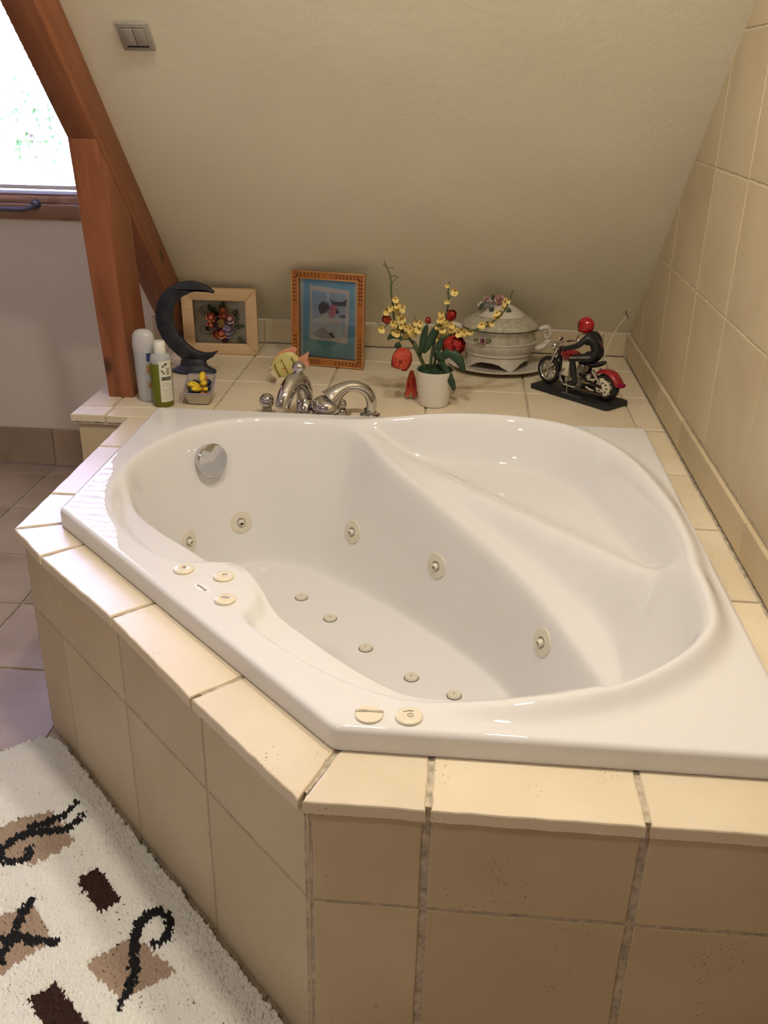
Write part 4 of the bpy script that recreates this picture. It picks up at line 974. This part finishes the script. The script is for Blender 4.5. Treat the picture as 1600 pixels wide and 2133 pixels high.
# branchlets
for (a, b, c_, e) in ((822, 668, 800, 683), (815, 575, 830, 578), (812, 600, 826, 578), (806, 558, 797, 552), (806, 560, 820, 559), (838, 690, 870, 668), (862, 672, 866, 658), (866, 668, 880, 672), (934, 625, 948, 612), (934, 618, 930, 608), (930, 655, 944, 645), (1066, 612, 1068, 606), (800, 683, 785, 672)):
    MB().tube([pp(a, b), pp((a+c_)/2, (b+e)/2-2, .004), pp(c_, e, .0)], .0011, 5).obj('twig', 'stem_green', pot)
for (pts, w_) in (([(882, 735), (893, 715), (905, 692), (916, 672)], .0125), ([(876, 738), (880, 712), (886, 690), (890, 676)], .0095), ([(912, 752), (935, 735), (955, 748), (967, 775)], .0155), ([(915, 745), (930, 772), (942, 798), (946, 814)], .0105), ([(838, 706), (828, 700), (815, 700), (808, 708)], .0085), ([(905, 745), (914, 722), (922, 700)], .0105), ([(838, 735), (832, 722), (828, 718), (822, 724)], .008), ([(924, 758), (918, 742), (906, 730)], .009)):
    m = MB(); leaf(m, [pp(a, b, -.03-.004*i if pts[0][0] > 900 else -.012) for i, (a, b) in enumerate(pts)], w_, fold=.12, up=(0, -1, .25))
    lo = m.obj('leaf', 'leaf_green', pot, ang=60); sm = lo.modifiers.new('thickness', 'SOLIDIFY'); sm.thickness = .0009
def orchid(px, py, s_, dy):
    c_ = Vector(pp(px, py, dy)); m = MB(); nrm = Vector((rg.uniform(-.6, .6), -1, rg.uniform(-.3, .6))).normalized(); q = Vector((0, 0, 1)).rotation_difference(nrm).to_matrix().to_4x4()
    a0 = rg.uniform(-.3, .3)
    for a, l, wd in ((-math.pi/2+.38, 1.0, .55), (-math.pi/2-.38, 1.0, .55), (0.5, .55, .2), (math.pi-.5, .55, .2), (math.pi/2, .6, .2)):
        petal(m, Matrix.Translation(c_) @ q @ Matrix.Rotation(a+a0+math.pi/2*0, 4, 'Z') @ Matrix.Rotation(-.25, 4, 'Y'), s_*l, s_*wd, s_*.2, 0)
    o = m.obj('orchid_flower', 'orchid_yellow', pot, ang=70)
    MB().ell(tuple(c_+nrm*.001), (s_*.17, s_*.17, s_*.17), 8, 6).obj('flower_centre', 'orchid_brown', o)
for (px, py, s_) in ((823, 622, .013), (806, 645, .014), (826, 640, .013), (838, 640, .015), (832, 655, .013), (836, 664, .013), (821, 672, .014), (833, 684, .015), (817, 690, .014), (830, 693, .013), (846, 680, .015), (848, 692, .014), (860, 676, .014), (862, 690, .015), (872, 684, .014), (840, 674, .013), (794, 684, .013), (876, 672, .011), (948, 605, .014), (932, 594, .008), (931, 628, .009), (920, 652, .013), (921, 664, .014), (928, 672, .013), (917, 673, .012), (940, 676, .013), (924, 690, .015), (938, 690, .015), (948, 683, .014), (955, 692, .013), (914, 704, .012), (968, 690, .013), (982, 690, .012), (1003, 676, .014), (1016, 672, .013), (1034, 656, .014), (1042, 650, .012), (1052, 634, .013), (1054, 624, .010)):
    orchid(px, py, s_*1.25, rg.uniform(-.022, .014))
    if py > 610: orchid(px+rg.uniform(-8, 8), py+rg.uniform(-7, 7), s_*1.1, rg.uniform(-.03, .01))
def red_bloom(px, py, r, dy, mt, nrm, rings=4):
    nrm = Vector(nrm).normalized(); q = Matrix.Translation(pp(px, py, dy)) @ Vector((0, 0, 1)).rotation_difference(nrm).to_matrix().to_4x4(); m = MB()
    m.ell((0, 0, 0), (r*.80, r*.80, r*.95), 14, 10, M=q)
    for i in range(18):
        lay = i//6; a0 = (i % 6)*math.pi/3+lay*.5+rg.uniform(-.15, .15); k_ = r*(1.04-.16*lay); v = []; f = []
        for u_ in range(5):
            for w_ in range(5):
                lo_ = a0+(w_-2)*.30*(1-.12*abs(u_-2)); la = -1.15+u_*(.50-.03*lay)+rg.uniform(-.04, .04); fl_ = 1+.05*math.sin(w_*2.1+i)+(.13 if u_ == 4 else 0)
                v.append((k_*fl_*math.cos(la)*math.cos(lo_), k_*fl_*math.cos(la)*math.sin(lo_), k_*1.22*math.sin(la)+r*.06*lay))
        for u_ in range(4):
            for w_ in range(4): b = u_*5+w_; f.append((b, b+1, b+6, b+5))
        m.add(v, f, 0, q)
    rosette(m, tuple(Vector(pp(px, py, dy))+Vector((0, -r*.55, 0))), (nrm.x*.4, -1, .15), r*.62, 4, (0,), rg, 1.1)
    m.obj('red_bloom', mt, pot, ang=80)
red_bloom(837, 749, .030, -.02, 'bloom_pink', (-.25, -.35, -.9)); red_bloom(944, 720, .032, .0, 'bloom_red', (.45, -.7, .3)); red_bloom(939, 657, .016, .012, 'bloom_red', (.4, -.7, .5)); red_bloom(806, 666, .013, .012, 'bloom_pink', (-.5, -.8, .4)); red_bloom(892, 668, .009, .03, 'bloom_pink', (0, -.6, .8))
m = MB()
for i in range(6): petal(m, Matrix.Translation(pp(858, 772, .045)) @ Matrix.Rotation(i*1.05, 4, 'Z') @ Matrix.Rotation(1.42, 4, 'Y'), .082, .013, .006)
m.obj('drooping_bloom', 'bloom_pink', pot, ang=70)

# ---- tureen on its plate
mat('ceramic_cream', (0.50, 0.45, 0.37), 0.3, col2=(0.60, 0.55, 0.47), vscale=30); mat('ceramic_lace', (0.50, 0.45, 0.36), 0.45, col2=(0.32, 0.30, 0.20), vscale=75, bump=.7, bscale=150)
mat('rose_pink', (0.50, 0.16, 0.20), 0.4, col2=(0.66, 0.50, 0.44), vscale=60); mat('rose_magenta', (0.28, 0.02, 0.07), 0.4); mat('petal_white', (0.68, 0.60, 0.54), 0.4); mat('leaf_dark', (0.05, 0.06, 0.035), 0.4); mat('leaf_dull', (0.16, 0.17, 0.09), 0.4)
TC = Vector((.328, 2.205, 0))
pl = thing('serving_plate', 'cream ceramic plate underneath the flowered soup tureen', 'plate', TC)
MB().lathe([(.085, 0), (.088, .004), (.12, .006), (.168, .017), (.172, .020), (.168, .0215), (.12, .011), (.06, .009), (.0, .009)], 56, caps=False, sy=.88).obj('plate_body', 'ceramic_cream', pl, ang=60)
tu = thing('soup_tureen', 'cream ceramic lidded tureen decorated with roses and lace relief', 'tureen', (TC.x, TC.y, .0125))
SY = .84
MB().lathe([(.06, .034), (.085, .032), (.104, .040), (.1085, .045), (.108, .050), (.115, .058), (.123, .072), (.126, .084), (.127, .088), (.1245, .090)], 56, sy=SY, caps=False).obj('bowl', 'ceramic_cream', tu, ang=50)
MB().lathe([(.1245, .089), (.1215, .100), (.120, .110), (.121, .120), (.126, .126), (.128, .129), (.122, .131)], 56, sy=SY, caps=False).obj('relief_band', 'ceramic_lace', tu, ang=50)
MB().lathe([(.126, .133), (.132, .136), (.132, .140), (.126, .148), (.112, .158), (.096, .167), (.084, .171), (.083, .174)], 56, sy=SY, caps=False).obj('lid_rim', 'ceramic_lace', tu, ang=50)
MB().lathe([(.085, .172), (.078, .177), (.066, .187), (.050, .198), (.034, .206), (.018, .210), (.0, .211)], 48, sy=SY, caps=False).obj('lid_dome', 'ceramic_cream', tu, ang=50)
MB().tube([(.1085*math.cos(a), .1085*SY*math.sin(a), .046) for a in [2*math.pi*i/56 for i in range(56)]], .003, 6, closed=True).obj('bead_ring', 'ceramic_cream', tu)
MB().tube([(.127*math.cos(a), .127*SY*math.sin(a), .0885) for a in [2*math.pi*i/56 for i in range(56)]], .0024, 6, closed=True).obj('bead_ring', 'ceramic_cream', tu)
# scalloped skirt with feet
m = MB(); v = []; f = []; n = 96
for i in range(n):
    a = 2*math.pi*i/n; c4 = math.cos(4*(a+math.radians(68)))
    zb = .024-.026*max(0, c4)**1.2-.005*max(0, math.cos(8*(a+math.radians(68))+math.pi))
    for (r, z) in ((.105, .044), (.104+.006*max(0, c4), zb), (.098+.006*max(0, c4), zb), (.098, .044)): v.append((r*math.cos(a), r*SY*math.sin(a), z))
for i in range(n):
    for j in range(4): a = i*4+j; b = i*4+(j+1) % 4; c_ = ((i+1) % n)*4; f.append((a, c_+j, c_+(j+1) % 4, b))
m.add(v, f); m.obj('scalloped_foot', 'ceramic_cream', tu, ang=50)
for s_ in (-1, 1):
    m = MB(); X_ = lambda pts: [(s_*a, b, c_) for a, b, c_ in pts]
    m.tube(spl(X_([(.118, 0, .122), (.140, 0, .130), (.160, 0, .134), (.170, 0, .120), (.170, 0, .106), (.160, 0, .098), (.154, 0, .104), (.159, 0, .110)]), 5), [.009]*12+[.008]*10+[.006]*14, 10, flat=1.4)
    m.tube(spl(X_([(.122, 0, .062), (.140, 0, .064), (.158, 0, .074), (.168, 0, .088), (.178, 0, .090)]), 5), [.013, .013, .013, .013, .012, .012, .012, .012, .011, .011, .010, .010, .010, .009, .008, .008, .007, .006, .006, .005, .004], 10, flat=1.4)
    m.tube(spl(X_([(.165, 0, .104), (.160, 0, .092), (.152, 0, .076)]), 4), .005, 8)
    m.obj('scroll_handle', 'ceramic_cream', tu, ang=60)
rg = random.Random(21)
def tl(px, py, y): q = ony(px, py, y); return (q.x-TC.x, q.y-TC.y, q.z-.012)
def rose(c_, r, nrm, mt, nm='rose'):
    m = MB(); rosette(m, c_, nrm, r, 3, (0,), rg, .8); m.obj(nm, mt, tu, ang=70)
q = tl(1005, 709, 2.205-.104); rose(q, .013, (-.1, -1, .1), 'petal_white'); rose((q[0], q[1]-.005, q[2]), .009, (-.1, -1, .1), 'rose_magenta')
for s_ in (-1, 1):
    m = MB(); leaf(m, [(q[0]+s_*.010, q[1]+.001, q[2]), (q[0]+s_*.020, q[1]-.001, q[2]+.001), (q[0]+s_*.030, q[1]+.003, q[2]-.002)], .0075, up=(0, -1, 0)); m.obj('leaf_relief', 'leaf_dull', tu, ang=60)
for (px, py, r, mt) in ((1018, 632, .016, 'petal_white'), (1040, 628, .021, 'rose_pink'), (1026, 640, .014, 'petal_white'), (1046, 638, .014, 'petal_white'), (1012, 626, .013, 'rose_pink'), (1004, 637, .014, 'petal_white')):
    rose(tl(px, py, 2.19), r, (rg.uniform(-.4, .4), -.6, .8), mt)
for (px, py, px2, py2) in ((1023, 633, 1025, 650), (1015, 630, 997, 645), (1052, 640, 1064, 652), (1030, 622, 1022, 618)):
    m = MB(); a, b = tl(px, py, 2.165), tl(px2, py2, 2.160); leaf(m, [a, tuple((a[i]+b[i])/2+(0, -.004, .001)[i] for i in range(3)), b], .0085, up=(0, -1, .3)); m.obj('leaf_relief', 'leaf_dark', tu, ang=60)

# ---- model motorcycle and its rider
mat('bike_red', (0.28, 0.010, 0.016), 0.2, coat=.5); mat('tyre', (0.012, 0.012, 0.012), 0.55, bump=.3, bscale=200); mat('bike_black', (0.010, 0.010, 0.011), 0.3); mat('engine_metal', (0.50, 0.46, 0.38), 0.3, metal=.8); mat('plate_black', (0.014, 0.014, 0.017), 0.5); mat('cream_metal', (0.62, 0.56, 0.42), 0.4)
mat('lens', (0.8, 0.78, 0.7), 0.1); mat('tail_lamp', (.25, .0, .05), .2); mat('name_plate', (0.16, 0.16, 0.17), .35, metal=.6)
BC = Vector((.574, 1.911, 0)); BA = math.radians(135.5)
bk = thing('model_motorcycle', 'model red and chrome cruiser motorcycle mounted on a black plate', 'model motorcycle', BC, rz=BA)
MB().prism([(-.155, -.047), (-.147, -.055), (.147, -.055), (.155, -.047), (.155, .047), (.147, .055), (-.147, .055), (-.155, .047)], 0, .014, None, bev=.002).obj('stand_plate', 'plate_black', bk)
MB().box(-.048, .030, .040, .050, .0138, .0150, b=.0004).obj('name_plate', 'name_plate', bk)
def wheel(x, z, R, tw, spokes, nm, solid=False):
    M = T((x, 0, z), rx=math.pi/2)
    w_ = MB().lathe([(R*.72, -tw*.45), (R*.80, -tw*.5), (R*.95, -tw*.42), (R, -tw*.15), (R, tw*.15), (R*.95, tw*.42), (R*.80, tw*.5), (R*.72, tw*.45)], 40, M=M, caps=False).obj(nm, 'tyre', bk, ang=60)
    MB().lathe([(R*.73, -tw*.44), (R*.66, -tw*.30), (R*.63, 0), (R*.66, tw*.30), (R*.73, tw*.44)], 40, M=M, caps=False).obj('rim', 'chrome', w_, ang=60)
    MB().lathe([(R*.16, -tw*.4), (R*.16, tw*.4)], 16, M=M).obj('hub', 'chrome', w_)
    for i in range(spokes):
        a = 2*math.pi*i/spokes
        MB().tube([(R*.12*math.cos(a), R*.12*math.sin(a), 0), (R*.66*math.cos(a+.12), R*.66*math.sin(a+.12), 0)], R*.05, 6, M=M).obj('spoke', 'chrome', w_)
    return w_
PZ = .014
fw_ = wheel(.122, PZ+.045, .045, .018, 9, 'front_wheel')
rw_ = wheel(-.104, PZ+.042, .042, .030, 0, 'rear_wheel')
M = T((-.104, .016, PZ+.042), rx=-math.pi/2)
m = MB().lathe([(.026, 0), (.026, .003), (.023, .004), (.006, .004), (.005, .006), (.0, .006)], 32, M=M, caps=False).obj('pulley', 'cream_metal', rw_)
for i in range(8):
    a = i*math.pi/4; MB().lathe([(.0032, .0041), (.0, .0042)], 10, M=M @ Matrix.Translation((.0155*math.cos(a), .0155*math.sin(a), 0)), caps=False).obj('pulley_hole', 'void', m)
MB().tube([(-.104, .0175, PZ+.070), (-.04, .0175, PZ+.052)], .0026, 6).obj('drive_belt', 'cream_metal', bk)
MB().tube([(-.104, .0175, PZ+.014), (-.04, .0175, PZ+.030)], .0026, 6).obj('drive_belt', 'cream_metal', bk)
for s_ in (-1, 1):
    MB().tube([(.122, s_*.013, PZ+.045), (.103, s_*.013, PZ+.088), (.088, s_*.012, PZ+.125)], [.0038, .0038, .005], 10).obj('fork_leg', 'chrome', bk)
    MB().tube([(-.104, s_*.021, PZ+.042), (-.045, s_*.019, PZ+.050), (-.01, s_*.015, PZ+.065)], .0042, 8).obj('swing_arm', 'bike_black', bk)
    MB().tube([(-.098, s_*.020, PZ+.050), (-.060, s_*.018, PZ+.086)], [.006, .006], 10).obj('shock_absorber', 'chrome', bk)
MB().ell((.108, 0, PZ+.125), (.013, .0145, .0145), 20, 14).obj('headlight', 'chrome', bk, ang=180)
MB().ell((.1135, 0, PZ+.125), (.0095, .0115, .0115), 16, 10).obj('headlight_lens', 'lens', bk, ang=180)
hb = MB(); hb.tube(spl([(.030, .058, PZ+.142), (.060, .048, PZ+.146), (.082, .025, PZ+.142), (.086, 0, PZ+.140), (.082, -.025, PZ+.142), (.060, -.048, PZ+.146), (.030, -.058, PZ+.142)], 5), .0036, 8); hb.obj('handlebar', 'chrome', bk)
for s_ in (-1, 1):
    MB().tube([(.036, s_*.056, PZ+.143), (.020, s_*.060, PZ+.140)], .0055, 8).obj('grip', 'rubber', bk)
    mr = MB().tube(spl([(.062, s_*.046, PZ+.147), (.058, s_*.050, PZ+.162), (.046, s_*.056, PZ+.170)], 4), .0018, 6).obj('mirror_stalk', 'chrome', bk)
    MB().ell((.040, s_*.060, PZ+.172), (.004, .012, .007), 12, 8).obj('mirror', 'chrome', mr)
inflate([(x, z) for x, z in spl([(.080, PZ+.104), (.074, PZ+.122), (.050, PZ+.130), (.020, PZ+.126), (-.006, PZ+.112), (.010, PZ+.098), (.050, PZ+.092)], 4, True)], .024).obj('fuel_tank', 'bike_red', bk, ang=80)
MB().tube(spl([(.090, 0, PZ+.118), (.078, 0, PZ+.080), (.060, 0, PZ+.028), (.010, 0, PZ+.018), (-.045, 0, PZ+.030)], 5), .0065, 8).obj('frame_tube', 'bike_black', bk)
inflate([(x, z) for x, z in spl([(.004, PZ+.106), (-.020, PZ+.092), (-.050, PZ+.090), (-.080, PZ+.102), (-.094, PZ+.116), (-.080, PZ+.118), (-.055, PZ+.106), (-.025, PZ+.108)], 4, True)], .021).obj('saddle', 'bike_black', bk, ang=80)
# engine
en_ = MB().box(-.015, .045, -.019, .019, PZ+.016, PZ+.046, b=.005).obj('crankcase', 'engine_metal', bk)
for k, (x, a) in enumerate(((.036, -.28), (.002, .28))):
    c_ = MB(); M = T((x, 0, PZ+.044), ry=-a)
    for i in range(8): c_.box(-.012, .012, -.016, .016, i*.0058, i*.0058+.0034, M=M, b=.0006)
    c_.box(-.0105, .0105, -.014, .014, 0, .046, M=M); c_.obj('cylinder', 'engine_metal', bk, ang=40)
    MB().box(-.013, .013, -.017, .017, .045, .056, M=M, b=.004).obj('rocker_cover', 'chrome', bk)
MB().box(.030, .058, .014, .021, PZ+.046, PZ+.094, b=.002).obj('oil_cooler', 'cream_metal', bk)
MB().lathe([(.015, 0), (.015, .006), (.011, .010), (.0, .011)], 24, M=T((.010, .019, PZ+.034), rx=-math.pi/2), caps=False).obj('gear_cover', 'chrome', bk)
for s_ in (1, -1):
    MB().tube(spl([(.045, s_*.018, PZ+.070), (.060, s_*.021, PZ+.050), (.045, s_*.024, PZ+.022), (0, s_*.026, PZ+.018), (-.11, s_*.027, PZ+.022)], 5), [.0042]*10+[.0062]*11, 10).obj('exhaust_pipe', 'chrome' if s_ < 0 else 'chrome_dark', bk)
    MB().tube([(.000, s_*.020, PZ+.030), (-.002, s_*.042, PZ+.028)], .003, 6).obj('foot_peg', 'rubber', bk)
MB().box(-.055, -.025, .010, .0185, PZ+.056, PZ+.070, M=T((-.04, 0, PZ+.063), ry=.35) @ T((.04, 0, -PZ-.063)), b=.0015).obj('side_panel', 'chrome', bk)
MB().tube([(.020, .030, PZ+.026), (.010, .045, .014)], .0022, 6).obj('side_stand', 'chrome', bk)
# fenders: arched strips over the wheels
def fender(cx, cz, R, hw, a0, a1, mt, nm, n=14):
    m = MB(); v = []; f = []
    for i in range(n+1):
        a = a0+(a1-a0)*i/n; fl_ = 1+.10*max(0, (i/n-.75))*4*(1 if nm == 'rear_fender' else 0)
        for (yy, dr) in ((-hw, -.006), (-hw*.85, .001), (-hw*.4, .004), (hw*.4, .004), (hw*.85, .001), (hw, -.006)):
            v.append((cx+(R*fl_+dr)*math.cos(a), yy, cz+(R*fl_+dr)*math.sin(a)))
    for i in range(n):
        for j in range(5): b = i*6+j; f.append((b, b+1, b+7, b+6))
    m.add(v, f); o = m.obj(nm, mt, bk, ang=60); s_ = o.modifiers.new('thickness', 'SOLIDIFY'); s_.thickness = .0012
fender(-.104, PZ+.045, .048, .020, math.radians(48), math.radians(168), 'bike_red', 'rear_fender')
MB().box(-.166, -.153, -.012, .012, PZ+.052, PZ+.064, b=.003).obj('tail_light', 'tail_lamp', bk)
MB().tube(spl([(-.083, 0, PZ+.105), (-.088, 0, PZ+.150), (-.100, 0, PZ+.190), (-.122, 0, PZ+.235), (-.146, 0, PZ+.268)], 5), .0011, 6).obj('antenna', 'cream_metal', bk)
MB().tube([(-.1405, 0, PZ+.283), (-.146, 0, PZ+.270), (-.153, 0, PZ+.262)], .0014, 6).obj('antenna_tip', 'bike_black', bk)

mat('leather', (0.011, 0.011, 0.013), 0.5, bump=.25, bscale=120); mat('glove', (0.02, 0.006, 0.006), .5); mat('helmet_red', (0.36, 0.006, 0.012), 0.12, coat=.6); mat('visor', (0.01, 0.008, 0.008), 0.1); mat('skin_tone', (0.45, 0.25, 0.17), .6); mat('print_white', (.55, .52, .46), .6); mat('patch_rust', (.16, .06, .04), .6); mat('sole_grey', (.35, .33, .27), .6)
rd = thing('rider_figurine', 'toy rider in black leathers and red helmet seated on the model motorcycle', 'figurine', BC, rz=BA)
J = {'pel': (-.060, 0, .143, .019), 'waist': (-.058, 0, .165, .0175), 'chest': (-.042, 0, .190, .021), 'neck': (-.022, 0, .207, .0095), 'head': (-.012, 0, .216, .0095)}
E_ = [('pel', 'waist'), ('waist', 'chest'), ('chest', 'neck'), ('neck', 'head')]
for s_, t in ((1, 'l'), (-1, 'r')):
    J.update({'sh'+t: (-.032, s_*.024, .199, .0115), 'el'+t: (-.014, s_*.043, .172, .0095), 'wr'+t: (.022, s_*.050, .158, .0075), 'ha'+t: (.031, s_*.054, .157, .0075),
              'hp'+t: (-.052, s_*.014, .138, .0160), 'kn'+t: (.010, s_*.036, .127, .0125), 'an'+t: (-.012, s_*.040, .062, .0085), 'he'+t: (-.017, s_*.040, .053, .0085), 'to'+t: (.014, s_*.042, .050, .0070)})
    E_ += [('chest', 'sh'+t), ('sh'+t, 'el'+t), ('el'+t, 'wr'+t), ('wr'+t, 'ha'+t), ('pel', 'hp'+t), ('hp'+t, 'kn'+t), ('kn'+t, 'an'+t), ('an'+t, 'he'+t), ('he'+t, 'to'+t)]
ks = list(J); me = bpy.data.meshes.new('body'); me.from_pydata([J[k][:3] for k in ks], [(ks.index(a), ks.index(b)) for a, b in E_], []); me.materials.append(MATS['leather'])
ob = link('body', me, rd); sk = ob.modifiers.new('skin', 'SKIN'); sk.use_smooth_shade = True
for i, k in enumerate(ks): me.skin_vertices[0].data[i].radius = (J[k][3], J[k][3])
me.skin_vertices[0].data[0].use_root = True
sd = ob.modifiers.new('smooth', 'SUBSURF'); sd.levels = 2; sd.render_levels = 2
he_ = MB(); he_.ell((-.004, 0, .228), (.0265, .0225, .0250), 28, 20); he_.lathe([(.0225, .0), (.0235, .010), (.0235, .02)], 28, M=T((-.002, 0, .208)), sx=1.08, sy=.92)
he_ = he_.obj('helmet', 'helmet_red', rd, ang=180)
vs = MB(); v = []; f = []
for i in range(13):
    a = math.radians(-62+124*i/12)
    for (z, k) in ((.214, .94), (.222, 1.02), (.230, 1.03), (.237, .97)): v.append((-.004+.0268*k*math.cos(a), .0228*k*math.sin(a), z))
for i in range(12):
    for j in range(3): b = i*4+j; f.append((b, b+4, b+5, b+1))
vs.add(v, f).obj('visor', 'visor', he_, ang=80)
for s_, t in ((1, 'l'), (-1, 'r')):
    h0 = Vector(J['ha'+t][:3])
    gl_ = MB(); gl_.ell(tuple(h0+Vector((.002, 0, .001))), (.009, .009, .006), 12, 8)
    for i in range(4): gl_.tube(spl([(h0.x-.001+.0045*(i-1.5)*0+.004, h0.y+(i-1.5)*.0042, h0.z+.004), (h0.x+.011, h0.y+(i-1.5)*.0042, h0.z+.001), (h0.x+.0085, h0.y+(i-1.5)*.0040, h0.z-.0055)], 3), .0022, 6)
    gl_.tube([(h0.x-.002, h0.y-s_*.006, h0.z), (h0.x+.006, h0.y-s_*.009, h0.z-.004)], .0023, 6)
    gl_.obj('glove', 'glove', rd, ang=80)
    t0 = Vector(J['to'+t][:3]); MB().box(-.020, .022, -.0075, .0075, -.0095, -.0062, M=T((t0.x-.012, t0.y, t0.z)), b=.0012).obj('boot_sole', 'sole_grey', rd)
k0, k1 = Vector(J['hpl'][:3]), Vector(J['knl'][:3]); ax = (k0-k1).normalized()
side = Vector((ax.y*-1, ax.x, 0)).normalized(); side = side if side.y > 0 else -side; upv = ax.cross(-side)
Mt = frame((k0*.45+k1*.55)+side*.0152+Vector((0, 0, .004)), -(-ax), (side.cross(ax)))
Mt = frame((k0*.45+k1*.55)+side*.0165+Vector((0, 0, .005)), ax*1.0, ax.cross(-side) if (ax.cross(side)).z < 0 else ax.cross(side))
if Mt.col[2].to_3d().dot(side) < 0: Mt = frame(Mt.translation, -ax, Mt.col[1].to_3d())
lettering('HARLEY-DAVIDSON', .0072, 'print_white', rd, Mt)
pb = Vector((-.072, .010, .186))
Mb = frame(pb, Vector((.35, -.93, 0)), Vector((.30, .1, .95)))
m = MB(); m.tube([Mb @ Vector(q) for q in spl([(-.014, .012, .001), (-.008, .003, .002), (-.002, -.002, .002), (.001, -.012, .001), (.005, -.014, .0), (.008, -.004, .001), (.006, .006, .001)], 4)], .0012, 6)
m.tube([Mb @ Vector(q) for q in spl([(-.011, .013, .001), (-.004, .007, .002), (.002, .002, .002), (.005, -.004, .001)], 4)], .0009, 6)
m.obj('back_emblem', 'patch_rust', rd)

# ================================================================== THE RUG
mat('pile_white', (0.84, 0.83, 0.78), 0.95, sheen=.3); mat('pile_beige', (0.42, 0.31, 0.23), 0.95, sheen=.2); mat('pile_brown', (0.040, 0.014, 0.010), 0.95, sheen=.1); mat('pile_black', (0.012, 0.012, 0.014), 0.95)
mat('rug_backing', (0.60, 0.58, 0.52), 0.95)
ZP = -H+.026
rug = thing('bath_rug', 'white shaggy bath rug with brown and beige squares and black curls', 'rug', (0, 0, -H))
S0, S1, T0, T1 = .035, 1.22, -.008, .70
def rw2(s_, t): return (B[0]+eu.x*s_+en.x*t, B[1]+eu.y*s_+en.y*t)
def rrect(s0, s1, t0, t1, r=.05, n=6):
    out = []
    for (cs, ct, a0) in ((s1-r, t1-r, 0), (s0+r, t1-r, 90), (s0+r, t0+r, 180), (s1-r, t0+r, 270)):
        for i in range(n+1): a = math.radians(a0+90*i/n); out.append(rw2(cs+r*math.cos(a), ct+r*math.sin(a)))
    return out
rp = rrect(S0, S1, T0, T1)
MB().prism(rp, .0005, .0055).obj('backing', 'rug_backing', rug)
def zp(pts): return [tuple(onz(a, b, ZP)[:2]) for a, b in pts]
beige = [zp([(35, 1698), (110, 1680), (156, 1745), (65, 1797), (-20, 1770), (-10, 1722)]), zp([(178, 1998), (275, 1938), (370, 2015), (250, 2082)]), zp([(-60, 1915), (70, 1875), (110, 1952), (0, 2022), (-60, 2050)])]
brown = [zp([(155, 1825), (202, 1796), (257, 1866), (207, 1898)]), zp([(52, 2070), (115, 2038), (195, 2137), (110, 2180)]), zp([(-140, 1800), (-70, 1770), (-30, 1830), (-90, 1860)])]
curls = [zp([(172, 1690), (150, 1712), (120, 1722), (60, 1728), (30, 1740), (2, 1762), (2, 1782), (20, 1789), (45, 1785), (58, 1772), (56, 1760)]), zp([(160, 1666), (135, 1690), (100, 1705), (65, 1716)]),
         zp([(250, 2085), (270, 2045), (280, 2000), (277, 1960), (288, 1920), (310, 1896), (333, 1892), (351, 1908), (350, 1935), (338, 1952), (322, 1958)]),
         zp([(64, 1868), (40, 1905), (25, 1940), (0, 1985), (-30, 2040)]), zp([(-60, 1938), (0, 1950), (40, 1946), (80, 1952), (114, 1952)])]
def inpoly(X, Y, poly):
    ins = np.zeros(X.shape, bool); n = len(poly)
    for i in range(n):
        (ax, ay), (bx_, by_) = poly[i], poly[(i+1) % n]
        if abs(by_-ay) < 1e-12: continue
        ins ^= ((ay > Y) != (by_ > Y)) & (X < (bx_-ax)*(Y-ay)/(by_-ay)+ax)
    return ins
R_ = np.random.RandomState(4); sp_ = .0050
gs, gt = np.meshgrid(np.arange(S0+.004, S1, sp_), np.arange(T0+.004, T1, sp_)); gs = gs.ravel()+R_.uniform(-.4, .4, gs.size)*sp_; gt = gt.ravel()+R_.uniform(-.4, .4, gt.size)*sp_
X_ = B[0]+eu.x*gs+en.x*gt; Y_ = B[1]+eu.y*gs+en.y*gt
k = inpoly(X_, Y_, rrect(S0+.003, S1-.003, T0+.003, T1-.003)); X_, Y_ = X_[k], Y_[k]
cls = np.zeros(X_.shape, int)
jx, jy = X_+R_.normal(0, .0022, X_.size), Y_+R_.normal(0, .0022, X_.size)
for q in beige: cls[inpoly(jx, jy, q)] = 1
for q in brown: cls[inpoly(jx, jy, q)] = 2
for q in curls:
    cs = spl(q, 6); D_ = np.full(X_.shape, 9.0)
    for i in range(len(cs)-1):
        e = np.array(cs[i+1])-np.array(cs[i]); t = np.clip(((jx-cs[i][0])*e[0]+(jy-cs[i][1])*e[1])/(e@e+1e-12), 0, 1); D_ = np.minimum(D_, np.hypot(jx-cs[i][0]-t*e[0], jy-cs[i][1]-t*e[1]))
    cls[D_ < .0078] = 3
lump = .0020*(np.sin(X_*41+Y_*23)+np.sin(X_*-27+Y_*57+1))
hgt = np.array([.0225, .0190, .0170, .0235])[cls]*R_.uniform(.9, 1.08, X_.size)+np.where(cls == 0, lump, 0)
nT = X_.size; allv = np.zeros((nT, 5, 3)); a0 = R_.uniform(0, 6.283, nT); lx, ly = R_.normal(0, .0022, nT), R_.normal(0, .0022, nT)
for b_ in range(4):
    a = a0+b_*math.pi/2; allv[:, b_] = np.stack([X_+np.cos(a)*.0052, Y_+np.sin(a)*.0052, hgt-.0095], -1)
allv[:, 4] = np.stack([X_+lx, Y_+ly, hgt+.0005], -1)
ii = np.arange(nT)[:, None, None]*5; fs = (ii+np.array([[0, 1, 4], [1, 2, 4], [2, 3, 4], [3, 0, 4]])[None]).reshape(-1, 3)
me = bpy.data.meshes.new('pile'); me.from_pydata(allv.reshape(-1, 3).tolist(), [], fs.tolist())
for q in ('pile_white', 'pile_beige', 'pile_brown', 'pile_black'): me.materials.append(MATS[q])
me.polygons.foreach_set('material_index', np.repeat(cls, 4).astype(np.int32)); me.update(); me.shade_smooth()
link('pile', me, rug, kind='stuff')
